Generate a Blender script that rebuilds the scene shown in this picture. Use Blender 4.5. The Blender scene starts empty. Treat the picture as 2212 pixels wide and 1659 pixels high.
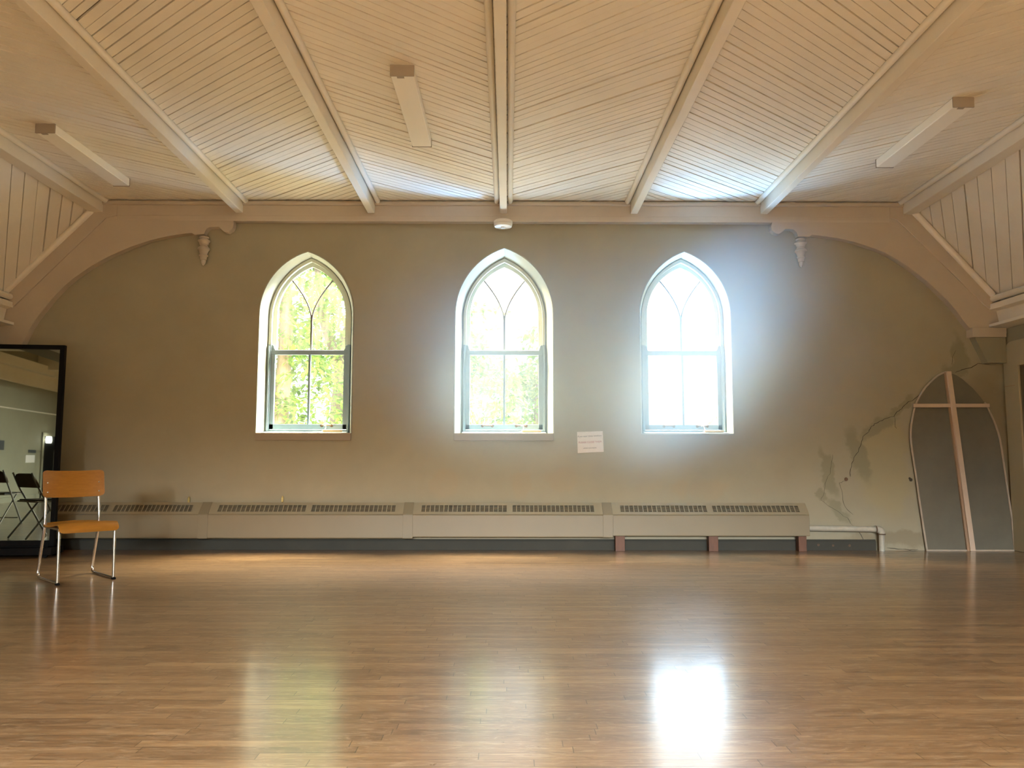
import bpy, bmesh, math, random
from mathutils import Vector, Matrix
random.seed(7)
S = bpy.context.scene
COL = S.collection

# ------------------------------------------------------------------ camera
cam_d = bpy.data.cameras.new('camera'); cam = bpy.data.objects.new('camera', cam_d); COL.objects.link(cam)
cam_d.sensor_width = 36.0; cam_d.sensor_fit = 'HORIZONTAL'; cam_d.lens = 36.0 * 1662 / 2212
cam_d.clip_start = 0.05; cam_d.clip_end = 200
PITCH, YAW, ROLL = math.radians(5.345), math.radians(-0.25), math.radians(0.08)
_F = Vector((-math.sin(YAW) * math.cos(PITCH), math.cos(YAW) * math.cos(PITCH), math.sin(PITCH)))
_R0 = Vector((math.cos(YAW), math.sin(YAW), 0)); _U0 = _R0.cross(_F)
_R = _R0 * math.cos(ROLL) + _U0 * math.sin(ROLL); _U = _R.cross(_F)
M3 = Matrix((_R, _U, -_F)).transposed()
cam.matrix_world = Matrix.Translation((0, -8.35, 1.0)) @ M3.to_4x4()
S.camera = cam

# ------------------------------------------------------------------ view + world + daylight + added lamps
S.view_settings.view_transform = 'Standard'
S.view_settings.look = 'None'
S.view_settings.gamma = 1.0
S.view_settings.use_curve_mapping = False
S.view_settings.exposure = 0.50
S.cycles.use_denoising = True
S.cycles.max_bounces = 8
S.cycles.diffuse_bounces = 5
S.cycles.glossy_bounces = 4
S.cycles.volume_bounces = 3
S.cycles.volume_step_rate = 2.0
S.cycles.volume_max_steps = 64
S.cycles.transparent_max_bounces = 16
S.cycles.sample_clamp_indirect = 8.0
S.cycles.caustics_reflective = False
S.cycles.caustics_refractive = False

WORLD = bpy.data.worlds.new('sky'); S.world = WORLD; WORLD.use_nodes = True
_nt = WORLD.node_tree; _nt.nodes.clear()
_tc = _nt.nodes.new('ShaderNodeTexCoord'); _sx = _nt.nodes.new('ShaderNodeSeparateXYZ')
_rp = _nt.nodes.new('ShaderNodeValToRGB'); _bg = _nt.nodes.new('ShaderNodeBackground'); _wo = _nt.nodes.new('ShaderNodeOutputWorld')
_nt.links.new(_tc.outputs['Generated'], _sx.inputs[0]); _nt.links.new(_sx.outputs['Z'], _rp.inputs[0])
_rp.color_ramp.elements[0].position = 0.0; _rp.color_ramp.elements[0].color = (1.0, 1.0, 1.0, 1)
_rp.color_ramp.elements[1].position = 1.0; _rp.color_ramp.elements[1].color = (0.72, 0.86, 1.0, 1)
_nt.links.new(_rp.outputs[0], _bg.inputs[0]); _bg.inputs[1].default_value = 2.2
_nt.links.new(_bg.outputs[0], _wo.inputs[0])
# hazy glow of the sky around the sun, to the right behind the far wall
_dp = _nt.nodes.new('ShaderNodeVectorMath'); _dp.operation = 'DOT_PRODUCT'; _nt.links.new(_tc.outputs['Generated'], _dp.inputs[0])
_dp.inputs[1].default_value = Vector((math.sin(math.radians(25)) * .970, math.cos(math.radians(25)) * .970, .242))
_gr = _nt.nodes.new('ShaderNodeMapRange'); _gr.interpolation_type = 'SMOOTHERSTEP'
_gr.inputs[1].default_value = math.cos(math.radians(24)); _gr.inputs[2].default_value = 1.0; _gr.inputs[3].default_value = 0.0; _gr.inputs[4].default_value = 1.0
_nt.links.new(_dp.outputs['Value'], _gr.inputs[0]); _gm = _nt.nodes.new('ShaderNodeMix'); _gm.data_type = 'RGBA'
for _s in _nt.links[:]:
    if _s.to_node == _bg and _s.to_socket == _bg.inputs[0]: _nt.links.remove(_s)
_sc = _nt.nodes.new('ShaderNodeVectorMath'); _sc.operation = 'SCALE'; _sc.inputs['Scale'].default_value = 1.5; _nt.links.new(_rp.outputs[0], _sc.inputs[0])
_nt.links.new(_gr.outputs[0], _gm.inputs['Factor']); _nt.links.new(_sc.outputs[0], _gm.inputs['A']); _gm.inputs['B'].default_value = (7.0, 10.5, 15.0, 1)
_nt.links.new(_gm.outputs['Result'], _bg.inputs[0]); _bg.inputs[1].default_value = 1.0

def light(name, kind, loc, direction, energy, color=(1, 1, 1), **kw):
    d = bpy.data.lights.new(name, kind); d.energy = energy; d.color = color
    for k, v in kw.items(): setattr(d, k, v)
    o = bpy.data.objects.new(name, d); COL.objects.link(o)
    o.location = loc; o.rotation_euler = Vector(direction).to_track_quat('-Z', 'Y').to_euler()
    return o

SUN_DIR = (-0.36, -0.47, -0.81)
light('sun', 'SUN', (6, 12, 16), SUN_DIR, 6.0, (1.0, 0.90, 0.74), angle=math.radians(20))
WIN = [(-2.222, .512), (-0.05, .535), (1.942, .497)]          # centre x, half width of the three windows in the far wall
for wx, wh in WIN:
    p = light('window_portal', 'AREA', (wx, 0.36, 2.23), (0, -1, 0), 1.0, shape='RECTANGLE', size=0.95, size_y=2.05)
    p.data.cycles.is_portal = True
# fill lamps added above the far windows and in unseen rear and side walls
LAMPC = [(1.0, 0.82, 0.56), (1.0, 0.86, 0.66), (0.62, 0.80, 1.0)]
for (wx, wh), c, e in zip(WIN, LAMPC, (2200, 2000, 750)):        # area lamps added above each window to brighten the floor by the wall
    light('added_window_lamp', 'AREA', (wx + .25, .95, 4.5), (-.12, -.36, -.93), e, c, shape='RECTANGLE', size=1.3, size_y=1.0)
for (wx, wh), e in zip(WIN[1:], (60, 520)):                   # blue uplights added low outside to light up the haze
    light('added_uplight', 'AREA', (wx - .55, 1.15, .30), (.45, -.62, .80), e, (0.22, 0.50, 1.0), shape='RECTANGLE', size=1.0, size_y=.6)
REARX = (-2.6, -0.3, 2.0, 4.2)
for wx in REARX:  # fill lamps added at the unseen rear openings
    light('rear_fill', 'AREA', (wx, -14.76, 2.25), (0, 1, -.95), 820, (0.90, 0.96, 1.0), shape='RECTANGLE', size=0.9, size_y=1.9, spread=math.radians(78))
SIDEY = (-9.2, -11.2)
for wy in SIDEY:                                             # fill lamps added at the side openings, lighting unseen floor around the camera
    light('side_fill', 'AREA', (5.70, wy, 2.1), (-1, .08, -.50), 640, (0.92, 0.97, 1.0), shape='RECTANGLE', size=0.9, size_y=1.5, spread=math.radians(64))

# ------------------------------------------------------------------ helpers
def V(*a): return Vector(a)

class MB:
    """collects shapes that become ONE mesh object"""
    def __init__(s): s.v = []; s.f = []
    def add(s, vs, fs):
        o = len(s.v); s.v += [tuple(v) for v in vs]; s.f += [tuple(i + o for i in f) for f in fs]; return s
    def box(s, x0, x1, y0, y1, z0, z1):
        return s.add([(x0,y0,z0),(x1,y0,z0),(x1,y1,z0),(x0,y1,z0),(x0,y0,z1),(x1,y0,z1),(x1,y1,z1),(x0,y1,z1)],
                     [(3,2,1,0),(4,5,6,7),(0,1,5,4),(1,2,6,5),(2,3,7,6),(3,0,4,7)])
    def prism(s, pts, a0, a1, axis='y'):
        """polygon in the two other axes, extruded along one axis"""
        n = len(pts)
        def m(p, a):
            return (p[0], a, p[1]) if axis == 'y' else ((a, p[0], p[1]) if axis == 'x' else (p[0], p[1], a))
        vs = [m(p, a0) for p in pts] + [m(p, a1) for p in pts]
        fs = [tuple(range(n)), tuple(range(2 * n - 1, n - 1, -1))] + [(i, i + n, (i + 1) % n + n, (i + 1) % n) for i in range(n)]
        return s.add(vs, fs)
    def tube(s, pts, r, n=10, closed=False):
        pts = [Vector(p) for p in pts]; m = len(pts)
        rs = r if isinstance(r, (list, tuple)) else [r] * m
        rings = []
        up = None
        for i, p in enumerate(pts):
            a = pts[(i - 1) % m] if (closed or i > 0) else p
            b = pts[(i + 1) % m] if (closed or i < m - 1) else p
            t = (b - a).normalized()
            if up is None:
                up = Vector((0, 0, 1)) if abs(t.z) < 0.9 else Vector((1, 0, 0))
            u = (up - t * up.dot(t)).normalized(); up = u; w = t.cross(u)
            rings.append([p + (u * math.cos(2*math.pi*k/n) + w * math.sin(2*math.pi*k/n)) * rs[i] for k in range(n)])
        vs = [v for rg in rings for v in rg]; fs = []
        for i in range(m if closed else m - 1):
            j = (i + 1) % m
            for k in range(n):
                fs.append((i*n+k, i*n+(k+1) % n, j*n+(k+1) % n, j*n+k))
        if not closed:
            fs.append(tuple(range(n - 1, -1, -1))); fs.append(tuple((m-1)*n + k for k in range(n)))
        return s.add(vs, fs)
    def lathe(s, prof, c, n=24, axis='z'):
        """profile of (radius, height) about an axis through c"""
        vs = []; fs = []
        m = len(prof)
        for r, h in prof:
            for k in range(n):
                a = 2*math.pi*k/n
                q = (r*math.cos(a), r*math.sin(a), h)
                if axis == 'y': q = (q[0], q[2], q[1])
                vs.append((c[0]+q[0], c[1]+q[1], c[2]+q[2]))
        for i in range(m - 1):
            for k in range(n):
                fs.append((i*n+k, i*n+(k+1) % n, (i+1)*n+(k+1) % n, (i+1)*n+k))
        fs.append(tuple(range(n-1, -1, -1))); fs.append(tuple((m-1)*n+k for k in range(n)))
        return s.add(vs, fs)
    def ring(s, outer, inner, y0, y1):
        """band between two outlines (same count) in the xz plane, with thickness in y; closed loop"""
        n = len(outer)
        vs = [(p[0], y0, p[1]) for p in outer] + [(p[0], y0, p[1]) for p in inner] + [(p[0], y1, p[1]) for p in outer] + [(p[0], y1, p[1]) for p in inner]
        fs = []
        for i in range(n):
            j = (i + 1) % n
            fs += [(i, j, n+j, n+i), (2*n+i, 3*n+i, 3*n+j, 2*n+j), (i, 2*n+i, 2*n+j, j), (n+i, n+j, 3*n+j, 3*n+i)]
        return s.add(vs, fs)
    def band(s, outer, inner, y0, y1):
        """as ring but open at both ends"""
        n = len(outer)
        vs = [(p[0], y0, p[1]) for p in outer] + [(p[0], y0, p[1]) for p in inner] + [(p[0], y1, p[1]) for p in outer] + [(p[0], y1, p[1]) for p in inner]
        fs = []
        for i in range(n - 1):
            j = i + 1
            fs += [(i, j, n+j, n+i), (2*n+i, 3*n+i, 3*n+j, 2*n+j), (i, 2*n+i, 2*n+j, j), (n+i, n+j, 3*n+j, 3*n+i)]
        fs += [(0, n, 3*n, 2*n), (n-1, 3*n-1, 4*n-1, 2*n-1)]
        return s.add(vs, fs)
    def xf(s, M, i0=0):
        for i in range(i0, len(s.v)): s.v[i] = tuple(M @ Vector(s.v[i]))
        return s
    def build(s, name, mat=None, parent=None, smooth=False, bevel=0.0, fix=True):
        me = bpy.data.meshes.new(name); me.from_pydata(s.v, [], s.f); me.update()
        if fix:
            bm = bmesh.new(); bm.from_mesh(me); bmesh.ops.recalc_face_normals(bm, faces=bm.faces); bm.to_mesh(me); bm.free()
        o = bpy.data.objects.new(name, me); COL.objects.link(o)
        if mat: me.materials.append(mat)
        if parent: o.parent = parent
        if smooth:
            me.polygons.foreach_set('use_smooth', [True] * len(me.polygons))
            if smooth != 'full':
                try: me.set_sharp_from_angle(angle=math.radians(40))
                except Exception: pass
        if bevel:
            b = o.modifiers.new('bevel', 'BEVEL'); b.width = bevel; b.segments = 2; b.limit_method = 'ANGLE'; b.angle_limit = math.radians(40)
        return o

def tag(o, label, cat, group=None, kind=None):
    o['label'] = label; o['category'] = cat
    if group: o['group'] = group
    if kind: o['kind'] = kind
    return o
def struct(o, label=None):
    o['kind'] = 'structure'
    if label: o['label'] = label
    return o
def empty(name, loc=(0, 0, 0), rz=0.0):
    o = bpy.data.objects.new(name, None); o.empty_display_size = 0.1; COL.objects.link(o)
    o.location = loc; o.rotation_euler = (0, 0, rz); return o
def copy_tree(o, parent=None):
    c = o.copy(); COL.objects.link(c); c.parent = parent
    for ch in list(o.children): copy_tree(ch, c)
    return c
def boolean_cut(o, cutter_mb):
    c = cutter_mb.build('cutter')
    m = o.modifiers.new('cut', 'BOOLEAN'); m.operation = 'DIFFERENCE'; m.solver = 'EXACT'; m.object = c
    dg = bpy.context.evaluated_depsgraph_get()
    me = bpy.data.meshes.new_from_object(o.evaluated_get(dg))
    o.modifiers.clear(); old = o.data; o.data = me; bpy.data.meshes.remove(old)
    bpy.data.objects.remove(c)

# ------------------------------------------------------------------ materials
def mat(name, color, rough=0.6, metal=0.0, bump=0.0, bscale=30.0, var=0.0, vscale=3.0, spec=0.5, coat=0.0, stretch=None):
    m = bpy.data.materials.new(name); m.use_nodes = True
    nt = m.node_tree; b = nt.nodes['Principled BSDF']
    b.inputs['Base Color'].default_value = (*color, 1); b.inputs['Roughness'].default_value = rough
    b.inputs['Metallic'].default_value = metal; b.inputs['Specular IOR Level'].default_value = spec
    b.inputs['Coat Weight'].default_value = coat; b.inputs['Coat Roughness'].default_value = 0.15
    tc = nt.nodes.new('ShaderNodeTexCoord'); src = tc.outputs['Object']
    if stretch:
        mp = nt.nodes.new('ShaderNodeMapping'); mp.inputs['Scale'].default_value = stretch
        nt.links.new(src, mp.inputs[0]); src = mp.outputs[0]
    if var:
        n = nt.nodes.new('ShaderNodeTexNoise'); n.inputs['Scale'].default_value = vscale; n.inputs['Detail'].default_value = 6
        n.inputs['Roughness'].default_value = 0.65
        nt.links.new(src, n.inputs['Vector'])
        r = nt.nodes.new('ShaderNodeValToRGB')
        r.color_ramp.elements[0].position = 0.3; r.color_ramp.elements[1].position = 0.7
        r.color_ramp.elements[0].color = tuple(c * (1 - var) for c in color) + (1,)
        r.color_ramp.elements[1].color = tuple(min(1, c * (1 + var)) for c in color) + (1,)
        nt.links.new(n.outputs['Fac'], r.inputs[0]); nt.links.new(r.outputs[0], b.inputs['Base Color'])
    if bump:
        n2 = nt.nodes.new('ShaderNodeTexNoise'); n2.inputs['Scale'].default_value = bscale; n2.inputs['Detail'].default_value = 4
        nt.links.new(src, n2.inputs['Vector'])
        bp = nt.nodes.new('ShaderNodeBump'); bp.inputs['Strength'].default_value = bump; bp.inputs['Distance'].default_value = 0.01
        nt.links.new(n2.outputs['Fac'], bp.inputs['Height']); nt.links.new(bp.outputs[0], b.inputs['Normal'])
    return m

M = {}
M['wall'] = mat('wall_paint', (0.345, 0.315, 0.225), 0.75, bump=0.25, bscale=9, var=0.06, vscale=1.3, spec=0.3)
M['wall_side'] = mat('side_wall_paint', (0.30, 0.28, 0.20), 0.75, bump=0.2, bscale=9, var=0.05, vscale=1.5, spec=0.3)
M['ceil'] = mat('ceiling_paint', (0.84, 0.785, 0.68), 0.55, bump=0.12, bscale=25, var=0.035, vscale=2.5, spec=0.35)
M['gap'] = mat('gap_dark', (0.16, 0.10, 0.06), 0.9)
M['trim'] = mat('trim_paint', (0.50, 0.43, 0.34), 0.5, bump=0.08, bscale=20, var=0.04, vscale=3, spec=0.4)
M['beam'] = mat('beam_paint', (0.80, 0.74, 0.63), 0.45, bump=0.08, bscale=14, var=0.035, vscale=3, spec=0.4)
M['reveal'] = mat('reveal_paint', (0.40, 0.425, 0.365), 0.7, bump=0.3, bscale=12, var=0.03)
M['sash_blue'] = mat('sash_blue_grey', (0.24, 0.32, 0.36), 0.5, bump=0.06, var=0.06, vscale=8)
M['sash_pale'] = mat('sash_pale_green', (0.62, 0.67, 0.58), 0.5, bump=0.06, var=0.05, vscale=8)
M['muntin'] = mat('muntin_grey', (0.16, 0.15, 0.135), 0.6)
M['apron'] = mat('apron_paint', (0.30, 0.24, 0.17), 0.6, bump=0.05, var=0.04)
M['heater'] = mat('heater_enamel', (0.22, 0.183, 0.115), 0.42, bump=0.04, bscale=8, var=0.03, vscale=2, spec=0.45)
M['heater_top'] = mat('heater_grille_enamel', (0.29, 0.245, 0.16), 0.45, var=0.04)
M['dark'] = mat('dark_void', (0.03, 0.027, 0.022), 0.9)
M['fins'] = mat('grille_inside', (0.11, 0.09, 0.06), 0.8)
M['base'] = mat('baseboard_grey', (0.042, 0.041, 0.031), 0.8, bump=0.1, bscale=20, var=0.12, vscale=2.2)
M['wood_leg'] = mat('stained_wood', (0.12, 0.046, 0.02), 0.55, bump=0.1, var=0.2, vscale=6, stretch=(6, 6, 1))
M['pipe'] = mat('pipe_paint', (0.42, 0.40, 0.33), 0.5, bump=0.15, bscale=40, var=0.12, vscale=14)
M['rust'] = mat('rusty_iron', (0.12, 0.075, 0.045), 0.8, var=0.3, vscale=30)
M['brass'] = mat('brass', (0.55, 0.42, 0.16), 0.35, metal=0.8)
M['plastic'] = mat('white_plastic', (0.74, 0.68, 0.58), 0.45)
M['lamp_body'] = mat('lamp_enamel', (0.72, 0.64, 0.50), 0.4)
M['diffuser'] = mat('lamp_diffuser', (0.96, 0.92, 0.82), 0.35)
M['lamp_cap'] = mat('lamp_end_cap', (0.34, 0.285, 0.225), 0.5)
M['paper'] = mat('paper', (0.74, 0.70, 0.66), 0.8)
M['ink'] = mat('ink_black', (0.10, 0.10, 0.12), 0.8)
M['ink_red'] = mat('ink_red', (0.42, 0.12, 0.16), 0.8)
M['lath'] = mat('pale_batten', (0.62, 0.49, 0.37), 0.6, bump=0.06, var=0.05, vscale=5)
M['lath_dim'] = mat('weathered_batten', (0.44, 0.37, 0.29), 0.7, var=0.12, vscale=9)
M['lath_side'] = mat('dark_batten_edge', (0.36, 0.24, 0.15), 0.7, var=0.1)
M['panel'] = mat('grey_plaster_panel', (0.155, 0.145, 0.108), 0.8, bump=0.25, bscale=7, var=0.12, vscale=2.0)
M['crack'] = mat('crack_dark', (0.06, 0.05, 0.035), 0.95)
M['black'] = mat('black_frame', (0.006, 0.0055, 0.005), 0.6, spec=0.06)
M['chrome'] = mat('chrome_tube', (0.70, 0.68, 0.66), 0.16, metal=1.0)
M['ply'] = mat('plywood_orange', (0.31, 0.128, 0.014), 0.38, bump=0.03, bscale=60, var=0.10, vscale=5, stretch=(2, 14, 14), coat=0.1, spec=0.3)
M['ply_edge'] = mat('plywood_edge', (0.62, 0.40, 0.19), 0.5, var=0.15, vscale=40)
M['casing'] = mat('door_casing_paint', (0.42, 0.365, 0.235), 0.5, bump=0.06, var=0.03)
M['brown'] = mat('brown_room', (0.26, 0.17, 0.09), 0.7, var=0.06)
M['grey_metal'] = mat('folding_chair_metal', (0.42, 0.40, 0.36), 0.4, metal=0.4)
M['brown_metal'] = mat('folding_chair_back', (0.13, 0.065, 0.03), 0.45)
M['black_vinyl'] = mat('black_vinyl', (0.03, 0.03, 0.03), 0.4)
M['bark'] = mat('bark', (0.30, 0.24, 0.18), 0.9, bump=0.6, bscale=20, var=0.3, vscale=5, stretch=(4, 4, 1))
M['roof'] = mat('pale_shingles', (0.86, 0.84, 0.80), 0.9, bump=0.4, bscale=8, var=0.12, vscale=9)
M['render_wall'] = mat('pale_render', (0.85, 0.84, 0.80), 0.9)
M['grass'] = mat('dry_ground', (0.34, 0.31, 0.22), 0.95, var=0.3, vscale=4)
M['string'] = mat('string', (0.80, 0.76, 0.66), 0.9)
M['stick'] = mat('raw_wood_stick', (0.66, 0.45, 0.24), 0.6, var=0.1, vscale=6)
M['shelf_dark'] = mat('notice_grey', (0.06, 0.065, 0.07), 0.5)

def stains(material, groups):
    nt = material.node_tree; N, L = nt.nodes, nt.links; b = N['Principled BSDF']; base = b.inputs['Base Color'].links[0].from_socket
    tc = N.new('ShaderNodeTexCoord'); nz = N.new('ShaderNodeTexNoise'); nz.inputs['Scale'].default_value = 4.5; nz.inputs['Detail'].default_value = 6; nz.inputs['Roughness'].default_value = .6
    L.new(tc.outputs['Object'], nz.inputs['Vector'])
    sb = N.new('ShaderNodeVectorMath'); sb.operation = 'SUBTRACT'; L.new(nz.outputs['Color'], sb.inputs[0]); sb.inputs[1].default_value = (.5, .5, .5)
    sl = N.new('ShaderNodeVectorMath'); sl.operation = 'SCALE'; sl.inputs['Scale'].default_value = .30; L.new(sb.outputs[0], sl.inputs[0])
    wv = N.new('ShaderNodeVectorMath'); wv.operation = 'ADD'; L.new(tc.outputs['Object'], wv.inputs[0]); L.new(sl.outputs[0], wv.inputs[1])
    fl = N.new('ShaderNodeVectorMath'); fl.operation = 'MULTIPLY'; fl.inputs[1].default_value = (1, 0, 1); L.new(wv.outputs[0], fl.inputs[0])
    for color, amount, ells in groups:
        acc = None
        for cx, cz, rx, rz, rot in ells:
            mp = N.new('ShaderNodeMapping'); mp.vector_type = 'TEXTURE'; mp.inputs['Location'].default_value = (cx, 0, cz); mp.inputs['Rotation'].default_value = (0, math.radians(-rot), 0); mp.inputs['Scale'].default_value = (rx, 1, rz)
            L.new(fl.outputs[0], mp.inputs[0]); ln = N.new('ShaderNodeVectorMath'); ln.operation = 'LENGTH'; L.new(mp.outputs[0], ln.inputs[0])
            r = N.new('ShaderNodeMapRange'); r.interpolation_type = 'SMOOTHSTEP'; r.inputs[1].default_value = 1.15; r.inputs[2].default_value = .65; L.new(ln.outputs['Value'], r.inputs[0])
            if acc is None: acc = r.outputs[0]
            else:
                mx = N.new('ShaderNodeMath'); mx.operation = 'MAXIMUM'; L.new(acc, mx.inputs[0]); L.new(r.outputs[0], mx.inputs[1]); acc = mx.outputs[0]
        am = N.new('ShaderNodeMath'); am.operation = 'MULTIPLY'; am.inputs[1].default_value = amount; L.new(acc, am.inputs[0])
        mi = N.new('ShaderNodeMix'); mi.data_type = 'RGBA'; L.new(am.outputs[0], mi.inputs['Factor']); L.new(base, mi.inputs['A']); mi.inputs['B'].default_value = (*color, 1); base = mi.outputs['Result']
    L.new(base, b.inputs['Base Color'])
stains(M['wall'], [
    ((0.37, 0.325, 0.19), .7, [(4.05, .85, .30, .52, 8), (4.15, 1.15, .20, .25, 0)]),
    ((0.235, 0.228, 0.15), .7, [(3.45, .82, .075, .30, 14), (3.36, .58, .06, .10, 0), (3.80, 1.00, .095, .34, 16), (4.02, 1.33, .24, .075, 32), (4.30, 1.56, .18, .06, 42), (3.55, .40, .20, .065, -38), (4.96, 2.12, .10, .22, 8), (4.90, 1.95, .14, .08, 0)]),
    ((0.22, 0.18, 0.11), .55, [(5.2, 1.0, .35, 1.0, 0), (4.45, .12, .9, .10, 0)]),
    ((0.37, 0.305, 0.20), .5, [(-.70, .72, .16, .16, 0), (.15, .70, .12, .18, 0), (.55, .75, .2, .14, 0), (1.85, .66, .10, .12, 0), (2.15, .65, .22, .10, 0)]),
])
m = bpy.data.materials.new('mirror_glass'); m.use_nodes = True
b = m.node_tree.nodes['Principled BSDF']; b.inputs['Base Color'].default_value = (0.37, 0.40, 0.33, 1); b.inputs['Metallic'].default_value = 1; b.inputs['Roughness'].default_value = 0.015
M['mirror'] = m

m = bpy.data.materials.new('window_pane'); m.use_nodes = True; nt = m.node_tree; nt.nodes.clear()
out = nt.nodes.new('ShaderNodeOutputMaterial'); tr = nt.nodes.new('ShaderNodeBsdfTransparent'); gl = nt.nodes.new('ShaderNodeBsdfGlossy')
tl = nt.nodes.new('ShaderNodeBsdfTranslucent'); mx = nt.nodes.new('ShaderNodeMixShader'); mx2 = nt.nodes.new('ShaderNodeMixShader')
tr.inputs[0].default_value = (0.96, 0.98, 0.97, 1); gl.inputs['Roughness'].default_value = 0.02; tl.inputs[0].default_value = (0.9, 0.95, 0.92, 1)
tc = nt.nodes.new('ShaderNodeTexCoord'); mp = nt.nodes.new('ShaderNodeMapping'); mp.inputs['Scale'].default_value = (9, 1, 1.6)
nz = nt.nodes.new('ShaderNodeTexNoise'); nz.inputs['Scale'].default_value = 1.4; nz.inputs['Detail'].default_value = 5
rg = nt.nodes.new('ShaderNodeMapRange'); rg.inputs[1].default_value = 0.35; rg.inputs[2].default_value = 0.8; rg.inputs[3].default_value = 0.004; rg.inputs[4].default_value = 0.022
nt.links.new(tc.outputs['Object'], mp.inputs[0]); nt.links.new(mp.outputs[0], nz.inputs['Vector']); nt.links.new(nz.outputs['Fac'], rg.inputs[0])
nt.links.new(rg.outputs[0], mx.inputs[0]); nt.links.new(tr.outputs[0], mx.inputs[1]); nt.links.new(tl.outputs[0], mx.inputs[2])
mx2.inputs[0].default_value = 0.008; nt.links.new(mx.outputs[0], mx2.inputs[1]); nt.links.new(gl.outputs[0], mx2.inputs[2]); nt.links.new(mx2.outputs[0], out.inputs[0])
M['pane'] = m

def leaf_mat(name, c1, c2):
    m = bpy.data.materials.new(name); m.use_nodes = True; nt = m.node_tree; nt.nodes.clear()
    out = nt.nodes.new('ShaderNodeOutputMaterial'); df = nt.nodes.new('ShaderNodeBsdfDiffuse'); tl = nt.nodes.new('ShaderNodeBsdfTranslucent'); mx = nt.nodes.new('ShaderNodeMixShader')
    g = nt.nodes.new('ShaderNodeNewGeometry'); r = nt.nodes.new('ShaderNodeValToRGB')
    r.color_ramp.elements[0].color = (*c1, 1); r.color_ramp.elements[1].color = (*c2, 1)
    nt.links.new(g.outputs['Random Per Island'], r.inputs[0])
    nt.links.new(r.outputs[0], df.inputs[0]); nt.links.new(r.outputs[0], tl.inputs[0]); mx.inputs[0].default_value = 0.55
    nt.links.new(df.outputs[0], mx.inputs[1]); nt.links.new(tl.outputs[0], mx.inputs[2]); nt.links.new(mx.outputs[0], out.inputs[0])
    return m
M['leaf'] = leaf_mat('leaf_green', (0.15, 0.29, 0.08), (0.44, 0.60, 0.14))
M['leaf_yellow'] = leaf_mat('leaf_yellow', (0.55, 0.66, 0.12), (0.90, 0.88, 0.20))

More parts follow.
